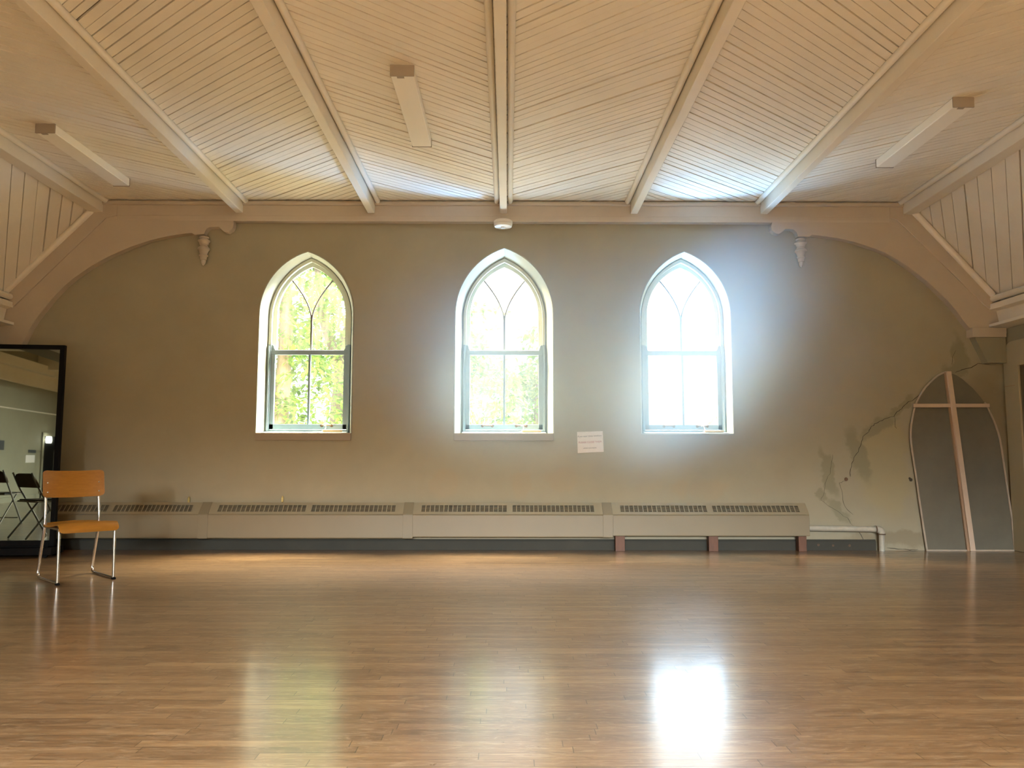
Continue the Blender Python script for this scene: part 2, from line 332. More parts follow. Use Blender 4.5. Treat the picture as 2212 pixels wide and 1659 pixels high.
# strip floor: boards along x, 57 mm wide, random lengths and tones
def floor_material():
    m = bpy.data.materials.new('strip_floor'); m.use_nodes = True; nt = m.node_tree; N = nt.nodes; L = nt.links
    b = N['Principled BSDF']
    def math_(op, a, c=None):
        n = N.new('ShaderNodeMath'); n.operation = op
        for i, q in enumerate((a, c)):
            if q is None: continue
            if isinstance(q, (int, float)): n.inputs[i].default_value = q
            else: L.new(q, n.inputs[i])
        return n.outputs[0]
    tc = N.new('ShaderNodeTexCoord'); sx = N.new('ShaderNodeSeparateXYZ'); L.new(tc.outputs['Object'], sx.inputs[0])
    X, Y = sx.outputs['X'], sx.outputs['Y']
    yr = math_('DIVIDE', Y, 0.057); row = math_('FLOOR', yr); fy = math_('FRACT', yr)
    wn = N.new('ShaderNodeTexWhiteNoise'); wn.noise_dimensions = '1D'; L.new(row, wn.inputs['W'])
    xs = math_('ADD', math_('DIVIDE', X, 0.74), math_('MULTIPLY', wn.outputs['Value'], 9.7))
    col = math_('FLOOR', xs); fx = math_('FRACT', xs)
    cb = N.new('ShaderNodeCombineXYZ'); L.new(row, cb.inputs[0]); L.new(col, cb.inputs[1])
    w2 = N.new('ShaderNodeTexWhiteNoise'); w2.noise_dimensions = '2D'; L.new(cb.outputs[0], w2.inputs['Vector'])
    # grain, offset per board
    mp = N.new('ShaderNodeMapping'); mp.inputs['Scale'].default_value = (2.2, 24, 1); L.new(tc.outputs['Object'], mp.inputs[0])
    va = N.new('ShaderNodeVectorMath'); va.operation = 'ADD'; L.new(mp.outputs[0], va.inputs[0]); L.new(w2.outputs['Color'], va.inputs[1])
    vs = N.new('ShaderNodeVectorMath'); vs.operation = 'SCALE'; L.new(w2.outputs['Color'], vs.inputs[0]); vs.inputs['Scale'].default_value = 40
    L.new(vs.outputs[0], va.inputs[1])
    gr = N.new('ShaderNodeTexNoise'); gr.inputs['Scale'].default_value = 1.6; gr.inputs['Detail'].default_value = 7; gr.inputs['Roughness'].default_value = 0.62; gr.inputs['Distortion'].default_value = 0.8
    L.new(va.outputs[0], gr.inputs['Vector'])
    tone = math_('ADD', math_('MULTIPLY', w2.outputs['Value'], 0.34), math_('MULTIPLY', gr.outputs['Fac'], 0.78))
    rp = N.new('ShaderNodeValToRGB'); e = rp.color_ramp.elements
    e[0].position = 0.16; e[0].color = (0.085, 0.046, 0.022, 1)
    e[1].position = 0.92; e[1].color = (0.37, 0.235, 0.11, 1)
    k = e.new(0.40); k.color = (0.155, 0.087, 0.039, 1)
    k = e.new(0.64); k.color = (0.22, 0.128, 0.059, 1)
    L.new(tone, rp.inputs[0])
    # wear: paler scuffs
    sc = N.new('ShaderNodeTexNoise'); sc.inputs['Scale'].default_value = 5.0; sc.inputs['Detail'].default_value = 8; sc.inputs['Roughness'].default_value = 0.75; sc.inputs['Distortion'].default_value = 2.5
    mp2 = N.new('ShaderNodeMapping'); mp2.inputs['Scale'].default_value = (0.55, 3.2, 1); L.new(tc.outputs['Object'], mp2.inputs[0]); L.new(mp2.outputs[0], sc.inputs['Vector'])
    sr = N.new('ShaderNodeMapRange'); sr.inputs[1].default_value = 0.53; sr.inputs[2].default_value = 0.70; sr.inputs[3].default_value = 0; sr.inputs[4].default_value = 0.45; L.new(sc.outputs['Fac'], sr.inputs[0])
    mxs = N.new('ShaderNodeMix'); mxs.data_type = 'RGBA'; L.new(sr.outputs[0], mxs.inputs['Factor']); L.new(rp.outputs[0], mxs.inputs['A']); mxs.inputs['B'].default_value = (0.35, 0.24, 0.135, 1)
    # fine scuffs and streaks in the old finish
    m3 = N.new('ShaderNodeMapping'); m3.inputs['Scale'].default_value = (3.5, 17, 1); m3.inputs['Rotation'].default_value = (0, 0, .06); L.new(tc.outputs['Object'], m3.inputs[0])
    s3 = N.new('ShaderNodeTexNoise'); s3.inputs['Scale'].default_value = 2.1; s3.inputs['Detail'].default_value = 9; s3.inputs['Roughness'].default_value = 0.72; s3.inputs['Distortion'].default_value = 1.6; L.new(m3.outputs[0], s3.inputs['Vector'])
    r3 = N.new('ShaderNodeMapRange'); r3.inputs[1].default_value = 0.50; r3.inputs[2].default_value = 0.66; r3.inputs[3].default_value = 0; r3.inputs[4].default_value = 0.55; L.new(s3.outputs['Fac'], r3.inputs[0])
    x3 = N.new('ShaderNodeMix'); x3.data_type = 'RGBA'; L.new(r3.outputs[0], x3.inputs['Factor']); L.new(mxs.outputs['Result'], x3.inputs['A']); x3.inputs['B'].default_value = (0.40, 0.28, 0.165, 1)
    r4 = N.new('ShaderNodeMapRange'); r4.inputs[1].default_value = 0.44; r4.inputs[2].default_value = 0.30; r4.inputs[3].default_value = 0; r4.inputs[4].default_value = 0.6; L.new(s3.outputs['Fac'], r4.inputs[0])
    mxs = N.new('ShaderNodeMix'); mxs.data_type = 'RGBA'; L.new(r4.outputs[0], mxs.inputs['Factor']); L.new(x3.outputs['Result'], mxs.inputs['A']); mxs.inputs['B'].default_value = (0.10, 0.055, 0.030, 1)
    # joints
    dy = math_('MINIMUM', fy, math_('SUBTRACT', 1.0, fy)); dx = math_('MINIMUM', fx, math_('SUBTRACT', 1.0, fx))
    jy = math_('LESS_THAN', dy, 0.022); jx = math_('LESS_THAN', dx, 0.0022)
    jw = math_('MULTIPLY', jy, math_('GREATER_THAN', wn.outputs['Value'], 0.35))
    jn = math_('MAXIMUM', jw, jx)
    mxj = N.new('ShaderNodeMix'); mxj.data_type = 'RGBA'; L.new(math_('MULTIPLY', jn, 0.75), mxj.inputs['Factor']); L.new(mxs.outputs['Result'], mxj.inputs['A']); mxj.inputs['B'].default_value = (0.05, 0.025, 0.012, 1)
    L.new(mxj.outputs['Result'], b.inputs['Base Color'])
    rr = N.new('ShaderNodeMapRange'); rr.inputs[1].default_value = 0.3; rr.inputs[2].default_value = 0.75; rr.inputs[3].default_value = 0.26; rr.inputs[4].default_value = 0.42; L.new(sc.outputs['Fac'], rr.inputs[0])
    L.new(rr.outputs[0], b.inputs['Roughness']); b.inputs['Specular IOR Level'].default_value = 0.55
    b.inputs['Coat Weight'].default_value = 0.8; b.inputs['Coat Roughness'].default_value = 0.10; b.inputs['Coat IOR'].default_value = 1.5
    bh = N.new('ShaderNodeTexNoise'); bh.inputs['Scale'].default_value = 55; bh.inputs['Detail'].default_value = 3; L.new(tc.outputs['Object'], bh.inputs['Vector'])
    hh = math_('SUBTRACT', math_('ADD', math_('MULTIPLY', bh.outputs['Fac'], 0.25), math_('ADD', math_('MULTIPLY', w2.outputs['Value'], 0.25), math_('MULTIPLY', s3.outputs['Fac'], 0.7))), jn)
    bp = N.new('ShaderNodeBump'); bp.inputs['Strength'].default_value = 0.22; bp.inputs['Distance'].default_value = 0.0016; L.new(hh, bp.inputs['Height'])
    L.new(bp.outputs[0], b.inputs['Normal']); L.new(bp.outputs[0], b.inputs['Coat Normal'])
    return m
M['floor'] = floor_material()

# ------------------------------------------------------------------ room shell
XL, XR, YR, XW = -5.55, 5.42, -14.5, -8.70
CZ = 3.80
struct(MB().box(XW - .4, XR + .4, YR - .4, 0.0, -0.2, 0.0).build('floor', M['floor']))

def arch(cx, w, z0, zs, za, n=14, drop=0):
    """outline of a pointed window: bottom left, up, apex, down, bottom right"""
    h = za - zs; R = (w*w + h*h) / (2*w); pts = [(cx - w, z0)]
    a1 = math.asin(min(1, h / R))
    for i in range(n + 1):
        a = a1 * i / n; pts.append((cx - (w - R) - R * math.cos(a), zs + R * math.sin(a)))
    for i in range(n - 1, -1, -1):
        a = a1 * i / n; pts.append((cx + (w - R) + R * math.cos(a), zs + R * math.sin(a)))
    pts.append((cx + w, z0)); return pts

def loft(m_, loops):
    n = len(loops[0]); vs = [v for l in loops for v in l]; fs = []
    for i in range(len(loops) - 1):
        for k in range(n):
            fs.append((i*n+k, i*n+(k+1) % n, (i+1)*n+(k+1) % n, (i+1)*n+k))
    fs.append(tuple(range(n))); fs.append(tuple((len(loops)-1)*n + k for k in range(n-1, -1, -1)))
    return m_.add(vs, fs)

ZA = (3.243, 3.290, 3.254)
wall_back = struct(MB().prism([(XL - .4, -.2), (XR + .4, -.2), (XR + .4, 4.3), (XL - .4, 4.3)], 0.0, 0.30).build('wall_back', M['wall']))
for (cx, w), za in zip(WIN, ZA):
    c = MB()
    o1 = arch(cx, w + .012, 1.243, 2.55, za + .012); o2 = arch(cx, .47, 1.243, 2.535, 3.235)
    loft(c, [[(x, -0.05, z) for x, z in o1], [(x, 0.0, z) for x, z in o1], [(x, 0.19, z) for x, z in o2], [(x, 0.6, z) for x, z in o2]])
    boolean_cut(wall_back, c)

wall_rear = struct(MB().box(XW - .4, XR + .4, YR - .4, YR, -.2, 4.3).build('wall_rear', M['wall_side']))
for cx in REARX:
    boolean_cut(wall_rear, MB().prism(arch(cx, .47, 1.243, 2.535, 3.235), YR - .6, YR + .1))
# the left side opens, under a header, into a wing whose wall the mirror shows
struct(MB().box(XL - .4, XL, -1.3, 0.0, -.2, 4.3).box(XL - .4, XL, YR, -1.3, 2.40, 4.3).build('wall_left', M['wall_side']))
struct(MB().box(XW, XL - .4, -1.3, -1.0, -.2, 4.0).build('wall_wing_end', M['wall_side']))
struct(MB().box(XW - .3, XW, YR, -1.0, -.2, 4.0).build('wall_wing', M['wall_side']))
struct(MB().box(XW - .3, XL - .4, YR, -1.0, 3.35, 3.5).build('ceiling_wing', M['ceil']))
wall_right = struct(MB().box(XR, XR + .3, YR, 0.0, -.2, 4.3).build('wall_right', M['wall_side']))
for wy in SIDEY:
    boolean_cut(wall_right, MB().box(XR - .1, XR + .5, wy - .47, wy + .47, 1.2, 2.72))
boolean_cut(wall_right, MB().box(XR - .1, XR + .5, -1.25, -0.27, 0.0, 1.965))

# --- ceiling: backing plus real boards, bay by bay
ceiling = struct(MB().box(XL - .4, XR + .4, YR - .4, 0.30, CZ + .02, CZ + .12).build('ceiling', M['gap']))
def clip(poly, nx, ny, c):
    out = []
    for i in range(len(poly)):
        a, b = poly[i], poly[(i + 1) % len(poly)]
        da, db = a[0]*nx + a[1]*ny - c, b[0]*nx + b[1]*ny - c
        if da <= 0: out.append(a)
        if da * db < 0:
            t = da / (da - db); out.append((a[0] + (b[0]-a[0])*t, a[1] + (b[1]-a[1])*t))
    return out
def boards(poly, ang, pitch, gap0, rnd, breaks=None):
    """strips of a polygon (u, v) laid at an angle; returns list of strip polygons"""
    nx, ny = -math.sin(ang), math.cos(ang)
    ds = [p[0]*nx + p[1]*ny for p in poly]; d = min(ds) - pitch * rnd.random(); res = []; k = 0
    while d < max(ds):
        w = pitch * (1 + rnd.uniform(-.06, .06)); g = gap0 * rnd.choice((.55, .7, .8, 1.0, 1.0, 1.5)) * (1.25 if k % 2 else .8)
        q = clip(clip(poly, nx, ny, d + w - g), -nx, -ny, -d)
        if len(q) >= 3: res.append((q, rnd.uniform(-.0022, .0022)))
        d += w; k += 1
    return res
BEAMS = [(-4.53, -.025, .14), (-2.965, -.021, .078), (-1.515, -.007, .078), (-0.061, -.001, .078), (1.377, .0065, .078), (2.811, .0125, .078), (4.42, .025, .14)]   # x at the far wall, drift per metre toward the camera, width
def beam_x(i, y): return BEAMS[i][0] + BEAMS[i][1] * y
rnd = random.Random(3)
for i in range(6):
    ang = math.radians(39.0 if i % 2 == 0 else -39.0)
    mb = MB()
    poly = [(beam_x(i, -.02), -.02), (beam_x(i, YR), YR), (beam_x(i+1, YR), YR), (beam_x(i+1, -.02), -.02)]
    for q, dz in boards(poly, ang, 0.070, 0.0090, rnd):
        mb.prism(q, CZ + dz, CZ + .018, 'z')
    o = mb.build('board_panel', M['ceil'], ceiling, bevel=0.0)
# sloping sides of the ceiling
for sgn, x0, z0, x1, z1, name in ((1, 4.46, 3.74, 5.42, 2.66, 'right'), (-1, -4.58, 3.74, -5.56, 2.66, 'left')):
    d = Vector((x1 - x0, 0, z1 - z0)); ln = d.length; d.normalize(); nrm = Vector((-d.z * sgn, 0, d.x * sgn)) ; 
    if nrm.z < 0: nrm = -nrm
    mb = MB(); o0 = Vector((x0, 0, z0))
    P_ = lambda u, y, h: tuple(o0 + d * u + nrm * h + Vector((0, y, 0)))
    mb.add([P_(-.1, -.0, .02), P_(ln + .2, 0, .02), P_(ln + .2, YR, .02), P_(-.1, YR, .02), P_(-.1, 0, .08), P_(ln + .2, 0, .08), P_(ln + .2, YR, .08), P_(-.1, YR, .08)],
           [(0,1,2,3), (7,6,5,4), (0,4,5,1), (1,5,6,2), (2,6,7,3), (3,7,4,0)])
    root = mb.build('ceiling_slope_' + name, M['gap']); root.name = 'ceiling_' + name; struct(root)
    mb = MB()
    poly = [(0, -.02), (ln + .05, -.02), (ln + .05, YR), (0, YR)]
    for q, dz in boards(poly, math.radians(45.0), 0.145, 0.0120, rnd):
        n = len(q)
        vs = [P_(u, v, dz) for u, v in q] + [P_(u, v, .018) for u, v in q]
        mb.add(vs, [tuple(range(n)), tuple(range(2*n-1, n-1, -1))] + [(a, a+n, (a+1) % n + n, (a+1) % n) for a in range(n)])
    mb.build('board_panel', M['ceil'], root)

# --- ceiling beams with half round mouldings
ORD = ['leftmost', 'second', 'third', 'middle', 'fifth', 'sixth', 'rightmost']
BL = ['cream edge beam where the flat ceiling meets the left slope', 'cream ceiling beam nearest the left light fitting, first full beam from the left',
      'cream ceiling beam running above the left pointed window, left of the middle light fitting', 'cream ceiling beam running down to the round detector, mouldings on both sides',
      'cream ceiling beam just left of the right pointed window top', 'cream ceiling beam ending above the right bracket scroll', 'cream edge beam where the flat ceiling meets the right slope']
for i, (bx, dr, bw) in enumerate(BEAMS):
    root = empty('ceiling_beam', (bx, 0, CZ))
    tag(root, BL[i], 'beam', 'ceiling beams')
    ye = YR + .1
    def bar(x0, x1, z0, z1):
        mb = MB(); vs = []
        for y in (-.06, ye):
            o = dr * y
            vs += [(x0 + o, y, z0), (x1 + o, y, z0), (x1 + o, y, z1), (x0 + o, y, z1)]
        return mb.add(vs, [(0,1,2,3), (7,6,5,4), (0,4,5,1), (1,5,6,2), (2,6,7,3), (3,7,4,0)])
    zb = 3.655 - CZ
    bar(-bw/2, bw/2, zb, 0.02).build('beam', M['beam'], root, bevel=.006)
    for s in (-1, 1):
        if i == 0 and s < 0 or i == 6 and s > 0: continue
        xc = s * (bw/2 + .034)
        mb = MB().tube([(xc + dr * y, y, -.018) for y in (-.075, ye)], .027, 14)
        mb.build('half_round_moulding', M['beam'], root, smooth=True)

# --- plate along the head of the far wall
MB_ = MB().box(-4.30, 4.20, -.10, 0, 3.62, 3.742)
MB_.prism([(0, 3.566), (-.088, 3.566), (-.094, 3.59), (-.098, 3.622), (0, 3.622)], -4.30, 4.20, 'x')
struct(MB_.build('trim_1', M['trim'], bevel=.004))
struct(MB().tube([(-4.5, -.098, 3.766), (4.40, -.098, 3.766)], .027, 14).build('trim_2', M['trim'], smooth=True))
struct(MB().prism([(4.281, 3.593), (5.234, 2.599), (5.37, 2.70), (4.44, 3.72), (4.33, 3.742), (4.2, 3.742), (4.2, 3.62)], -.10, 0).build('trim_3', M['trim'], bevel=.004))
struct(MB().prism([(-4.42, 3.595), (-5.366, 2.611), (-5.54, 2.74), (-4.60, 3.72), (-4.47, 3.742), (-4.3, 3.742), (-4.3, 3.62)], -.10, 0).build('trim_4', M['trim'], bevel=.004))
struct(MB().tube([(4.45, -.10, 3.70), (5.285, -.10, 2.755)], .036, 14).build('trim_5', M['beam'], smooth=True))
struct(MB().tube([(-4.58, -.10, 3.675), (-5.50, -.10, 2.735)], .036, 14).build('trim_6', M['beam'], smooth=True))
# cornices along the side walls
for s, xw, nm in ((1, XR, 'trim_7'), (-1, XL, 'trim_8')):
    def q(*pts): return [(xw - s * a, z) for a, z in pts]
    mb = MB()
    mb.prism(q((0, 2.70), (.10, 2.68), (.17, 2.655), (.17, 2.595), (.10, 2.58), (.075, 2.45), (.19, 2.435), (.19, 2.405), (0, 2.39)), -.02, YR)
    mb.tube([(xw - s * .135, -.02, 2.715), (xw - s * .135, YR, 2.715)], .034, 12)
    struct(mb.build(nm, M['beam'], bevel=.003))

# --- curved brackets (spandrels) with pendants
spanR = [(2.88,3.60),(2.88,3.577),(2.854,3.495),(2.858,3.455),(2.883,3.424),(2.91,3.411),(2.936,3.409),(2.962,3.420),(2.983,3.44),(3.01,3.464),(3.05,3.464),(3.084,3.461),(3.11,3.447),(3.129,3.425),(3.142,3.378),(3.265,3.378),(3.297,3.399),(3.38,3.392),(3.465,3.379),(3.56,3.365),(3.648,3.348),(3.76,3.320),(3.86,3.286),(3.975,3.248),(4.087,3.201),(4.20,3.135),(4.32,3.053),(4.428,2.968),(4.535,2.878),(4.633,2.782),(4.74,2.672),(4.835,2.551),(4.905,2.445),(4.985,2.34),(4.985,2.32),(5.36,2.32),(5.36,2.55),(5.25,2.62),(4.30,3.60)]
spanL = [(-3.02,3.60),(-3.025,3.581),(-2.992,3.545),(-2.986,3.505),(-2.995,3.46),(-3.012,3.435),(-3.053,3.409),(-3.085,3.415),(-3.112,3.435),(-3.147,3.469),(-3.20,3.467),(-3.248,3.465),(-3.275,3.45),(-3.291,3.425),(-3.303,3.388),(-3.404,3.382),(-3.438,3.399),(-3.51,3.394),(-3.588,3.382),(-3.69,3.365),(-3.788,3.343),(-3.90,3.314),(-4.002,3.278),(-4.095,3.244),(-4.183,3.204),(-4.30,3.15),(-4.411,3.089),(-4.51,3.028),(-4.605,2.96),(-4.695,2.893),(-4.78,2.816),(-4.90,2.68),(-5.013,2.528),(-5.07,2.445),(-5.119,2.36),(-5.192,2.192),(-5.306,1.909),(-5.54,1.88),(-5.54,2.60),(-5.37,2.62),(-4.45,3.60)]
k = 1.0121
def sc(pts): return [(x * k, 1 + (z - 1) * k) for x, z in pts]
pend = [(.0, 0), (.050, 0), (.050, -.018), (.040, -.022), (.040, -.034), (.064, -.040), (.066, -.050), (.052, -.062), (.046, -.085), (.038, -.090), (.038, -.098), (.044, -.102), (.044, -.112), (.056, -.118), (.064, -.132), (.064, -.145), (.050, -.155), (.042, -.18), (.036, -.198), (.048, -.203), (.048, -.213), (.036, -.222), (.033, -.255), (.024, -.258), (.026, -.275), (.020, -.300), (.006, -.318), (.0005, -.319)]
for pts, px, pz, lab in ((sc(spanL), -3.35, 3.392, 'curved cream wall bracket at the upper left corner, above the mirror'), (sc(spanR), 3.215, 3.386, 'curved cream wall bracket at the upper right corner, ending on a block')):
    root = empty('arched_bracket', (px, 0, pz)); tag(root, lab, 'bracket', 'curved wall brackets')
    MB().prism([(x - px, z - pz) for x, z in pts], -.088, 0.0).build('spandrel', M['trim'], root, bevel=.003)
    MB().lathe(pend, (0, -.062, 0), 24).build('pendant', M['trim'], root, smooth=True)
    if px > 0:
        MB().box(5.03 - px, 5.40 - px, -.115, 0, 2.292 - pz, 2.395 - pz).build('end_block', M['trim'], root, bevel=.003)
        MB().prism([(5.06 - px, 2.292 - pz), (5.40 - px, 2.292 - pz), (5.40 - px, 2.012 - pz), (5.185 - px, 2.012 - pz)], -.10, 0).build('corbel', M['wall_side'], root, bevel=.003)

# ------------------------------------------------------------------ windows in the far wall
def make_window(n, cx, w, za, apron, lifts):
    root = empty('window_%d' % n, (cx, 0, 1.245)); struct(root)
    zb = 1.245
    def P(p): return [(x, z - zb) for x, z in p]
    # plaster reveal, splayed
    a_o = P(arch(0, w, zb, 2.55, za)); a_i = P(arch(0, .457, zb, 2.535, 3.218))
    b_o = P(arch(0, w + .010, zb, 2.55, za + .010)); b_i = P(arch(0, .466, zb, 2.535, 3.230))
    mb = MB(); n_ = len(a_o)
    vs = [(x, -.005, z) for x, z in a_o] + [(x, .20, z) for x, z in a_i] + [(x, -.005, z) for x, z in b_o] + [(x, .20, z) for x, z in b_i]
    fs = []
    for i in range(n_ - 1):
        fs += [(i, i+1, n_+i+1, n_+i), (2*n_+i, 3*n_+i, 3*n_+i+1, 2*n_+i+1), (i, 2*n_+i, 2*n_+i+1, i+1)]
    mb.add(vs, fs); mb.build('reveal', M['reveal'], root, smooth=True)
    # outer frame: pale above, blue grey jambs below
    mb = MB(); J = 2.235 - zb
    o = P(arch(0, .457, zb, 2.535, 3.218)); o = [(x, max(z, J)) for x, z in o]
    i_ = P(arch(0, .428, zb, 2.54, 3.178)); i_ = [(x, max(z, J)) for x, z in i_]
    mb.band(o, i_, .165, .27)
    mb.build('frame_head', M['sash_pale'], root)
    for s in (-1, 1):
        mb = MB().box(min(s*.457, s*.428), max(s*.457, s*.428), .16, .27, .03, J)
        mb.box(min(s*.457, s*.440), max(s*.457, s*.440), .145, .16, .03, J - .02)
        mb.build('jamb', M['sash_blue'], root, bevel=.002)
    # sill
    MB().prism([(0.0, -.002), (0.0, .006), (.17, .022), (.17, .040), (.30, .048), (.30, -.002)], -.457, .457, 'x').build('sill', M['sash_blue'], root, bevel=.002)
    # upper sash
    G0 = 2.177 - zb
    o = P(arch(0, .428, 2.17, 2.54, 3.178)); i_ = P(arch(0, .383, 2.17, 2.58, 3.13))
    mb = MB().band(o, i_, .215, .255)
    up = mb.build('upper_sash', M['sash_pale'], root)
    tb = MB()
    cz = 2.53 - zb
    tb.box(-.010, .010, .222, .246, G0, cz + .01)
    for s in (-1, 1):
        arc = []
        for t in range(11):
            u = t / 10
            arc.append((s * (.004 + .238 * u ** 1.7), cz + .462 * u))
        tb.tube([(x, .234, z) for x, z in arc], .0095, 6)
    tb.build('tracery', M['muntin'], up)
    g = P(arch(0, .39, 2.17, 2.58, 3.138)); MB().prism(g, .236, .239).build('pane', M['pane'], up)
    # lower sash in front
    mb = MB()
    for s in (-1, 1):
        a, c = s * .428, s * .383
        mb.prism([(a, .045), (c, .045), (c, G0 + .005), (c + s * .012, G0 + .018), (c + s * .016, G0 + .045), (c + s * .028, G0 + .055), (a, G0 + .058)], .175, .213)
    mb.box(-.428, .428, .172, .214, 2.122 - zb, G0 - .004)
    mb.box(-.428, .428, .175, .213, .045, 1.347 - zb)
    mb.box(-.012, .012, .180, .208, .09, 2.13 - zb)
    lo = mb.build('lower_sash', M['sash_blue'], root, bevel=.003)
    MB().box(-.39, .39, .193, .196, .09, 2.13 - zb).build('pane', M['pane'], lo)
    for lx in lifts:
        mb = MB().tube([(lx - .055, .172, .085), (lx - .05, .150, .088), (lx + .05, .150, .088), (lx + .055, .172, .085)], .006, 8)
        for e in (-.055, .055): mb.lathe([(.003, -.004), (.016, -.003), (.016, .003), (.003, .004)], (lx + e, .170, .085), 12, 'y')
        mb.build('sash_lift', M['rust'], lo, smooth=True)
    if apron:
        MB().box(-w - .005, w + .003, -.022, 0.0, -.080, 0.0).build('apron', M['apron'], root, bevel=.003)
    else:
        MB().box(-w - .005, w + .005, -.008, 0.0, -.014, 0.002).build('sill_nosing', M['reveal'], root, bevel=.002)
    return root
win1 = make_window(1, WIN[0][0], WIN[0][1], ZA[0], True, (.21,))
win2 = make_window(2, WIN[1][0], WIN[1][1], ZA[1], True, (-.185, .19))
win3 = make_window(3, WIN[2][0], WIN[2][1], ZA[2], False, (-.165, .205))
for j, cx in enumerate(REARX):                               # windows behind the camera
    c = copy_tree(win2); c.name = 'window_%d' % (4 + j); c.location = (cx, YR + .005, 1.245); c.rotation_euler.z = math.pi
    for ch in list(c.children):
        if ch.name.startswith(('reveal', 'apron')): bpy.data.objects.remove(ch)
for j, wy in enumerate(SIDEY):
    mb = MB(); x0, x1 = XR + .12, XR + .17
    mb.box(x0, x1, wy - .47, wy + .47, 1.2, 1.26).box(x0, x1, wy - .47, wy + .47, 2.66, 2.72).box(x0, x1, wy - .47, wy - .42, 1.2, 2.72).box(x0, x1, wy + .42, wy + .47, 1.2, 2.72).box(x0, x1, wy - .47, wy + .47, 1.93, 1.98)
    struct(mb.build('window_%d' % (8 + j), M['sash_pale']))

for (cx, w), lab in zip(WIN, ('short raw wood stick with white string on the sill of the left window', 'short raw wood stick with white string on the sill of the middle window', 'short raw wood stick on the sill of the right window')):
    root = empty('prop_stick', (cx + .30, .06, 1.258)); tag(root, lab, 'stick', 'window prop sticks')
    MB().box(-.10, .105, -.022, .018, 0, .022).build('stick', M['stick'], root, bevel=.002)
    pts = [(-.115, .088, .072), (-.09, .075, .075), (-.085, .06, .045), (-.088, .02, .028), (-.11, -.02, .006), (-.15, -.035, -.003)]
    MB().tube(pts, .004, 6).build('string', M['string'], root, smooth=True)

# ------------------------------------------------------------------ baseboard convectors
def heater(x0, x1, zb, lab, joint=True, ztop=.50):
    root = empty('baseboard_heater', ((x0 + x1) / 2, 0, zb)); tag(root, lab, 'heater', 'baseboard heaters along the far wall')
    cx = (x0 + x1) / 2; a, b = x0 - cx, x1 - cx
    zt, zs = ztop - zb, .386 - zb
    # body: front, ends, bottom lip
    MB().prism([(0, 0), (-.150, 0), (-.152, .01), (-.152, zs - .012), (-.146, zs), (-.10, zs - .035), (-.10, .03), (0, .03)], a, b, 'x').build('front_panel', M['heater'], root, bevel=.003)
    # sloping grille face, built from strips around two openings
    p0 = Vector((-.148, zs)); p1 = Vector((-.034, zt)); d = p1 - p0; ln = d.length; d.normalize(); nn = Vector((d.y, -d.x))  # (y,z)
    def slab(mb, u0, u1, s0, s1, h0=-.002, h1=.0):
        vs = []
        for h in (h0, h1):
            for u, s in ((u0, s0), (u1, s0), (u1, s1), (u0, s1)):
                q = p0 + d * s + nn * h; vs.append((u, q.x, q.y))
        mb.add(vs, [(0,1,2,3), (7,6,5,4), (0,4,5,1), (1,5,6,2), (2,6,7,3), (3,7,4,0)])
    mb = MB(); e = .085; mid = .055
    jl = .10 if joint else 0.0
    g = [(a + e, (a + b - mid) / 2 - jl*.3), ((a + b + mid) / 2 - jl*.3, b - e - jl)]
    s0, s1 = .035, ln - .038
    slab(mb, a, b, 0, s0); slab(mb, a, b, s1, ln); slab(mb, a, g[0][0], s0, s1); slab(mb, g[0][1], g[1][0], s0, s1); slab(mb, g[1][1], b, s0, s1)
    vs = [(a, -.034, zt), (b, -.034, zt), (b, 0, zt - .004), (a, 0, zt - .004), (a, -.034, zt - .004), (b, -.034, zt - .004), (b, 0, zt - .01), (a, 0, zt - .01)]
    mb.add(vs, [(0,1,2,3), (7,6,5,4), (0,4,5,1), (1,5,6,2), (2,6,7,3), (3,7,4,0)])
    for end in (a, b):
        mb.prism([(0, 0.03), (-.10, .03), (-.146, zs - .01), (-.148, zs), (-.034, zt), (0, zt - .004)], end - (.003 if end > 0 else 0), end + (.003 if end < 0 else 0), 'x')
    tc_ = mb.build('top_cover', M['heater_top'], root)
    for (u0, u1) in g:
        gb = MB(); nb = 19
        for i in range(nb + 1):
            u = u0 + (u1 - u0) * i / nb; slab(gb, u - .0045, u + .0045, s0, s1, -.003, .004)
        for i in range(1, 6):
            s = s0 + (s1 - s0) * i / 6; slab(gb, u0, u1, s - .0016, s + .0016, .0, .004)
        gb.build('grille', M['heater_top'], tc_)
    fb = MB(); slab(fb, a + .02, b - .02, .02, ln - .02, .03, .034); fb.build('fin_pack', M['fins'], root)
    if joint:
        jb = MB().prism([(0, -.004), (-.155, -.004), (-.1575, .006), (-.1575, zs - .005), (-.152, zs + .006), (-.034, zt + .006), (0, zt + .003)], b - .10, b + .004, 'x')
        jb.build('joint_cover', M['heater'], root, bevel=.002)
    return root
heater(-5.2, -3.163, .136, 'tan baseboard heater section running behind the mirror and plywood chair')
heater(-3.163, -1.011, .138, 'tan baseboard heater section under the left pointed window')
heater(-1.011, 1.097, .150, 'tan baseboard heater section under the middle pointed window')
hD = heater(1.10, 3.176, .163, 'tan baseboard heater section at the right end, standing on brown wooden legs', joint=False)
cxD = (1.10 + 3.176) / 2
for lx, wd in ((1.18, .10), (2.167, .10), (3.11, .085)):
    MB().box(lx - wd/2 - cxD, lx + wd/2 - cxD, -.115, -.03, -.163, .002).build('leg', M['wood_leg'], hD, bevel=.003)
struct(MB().box(XL, 3.93, -.022, 0, 0, .095).prism([(0, .095), (-.022, .095), (-.012, .112), (0, .115)], XL, 3.93, 'x').build('baseboard_back', M['base'], bevel=.002))

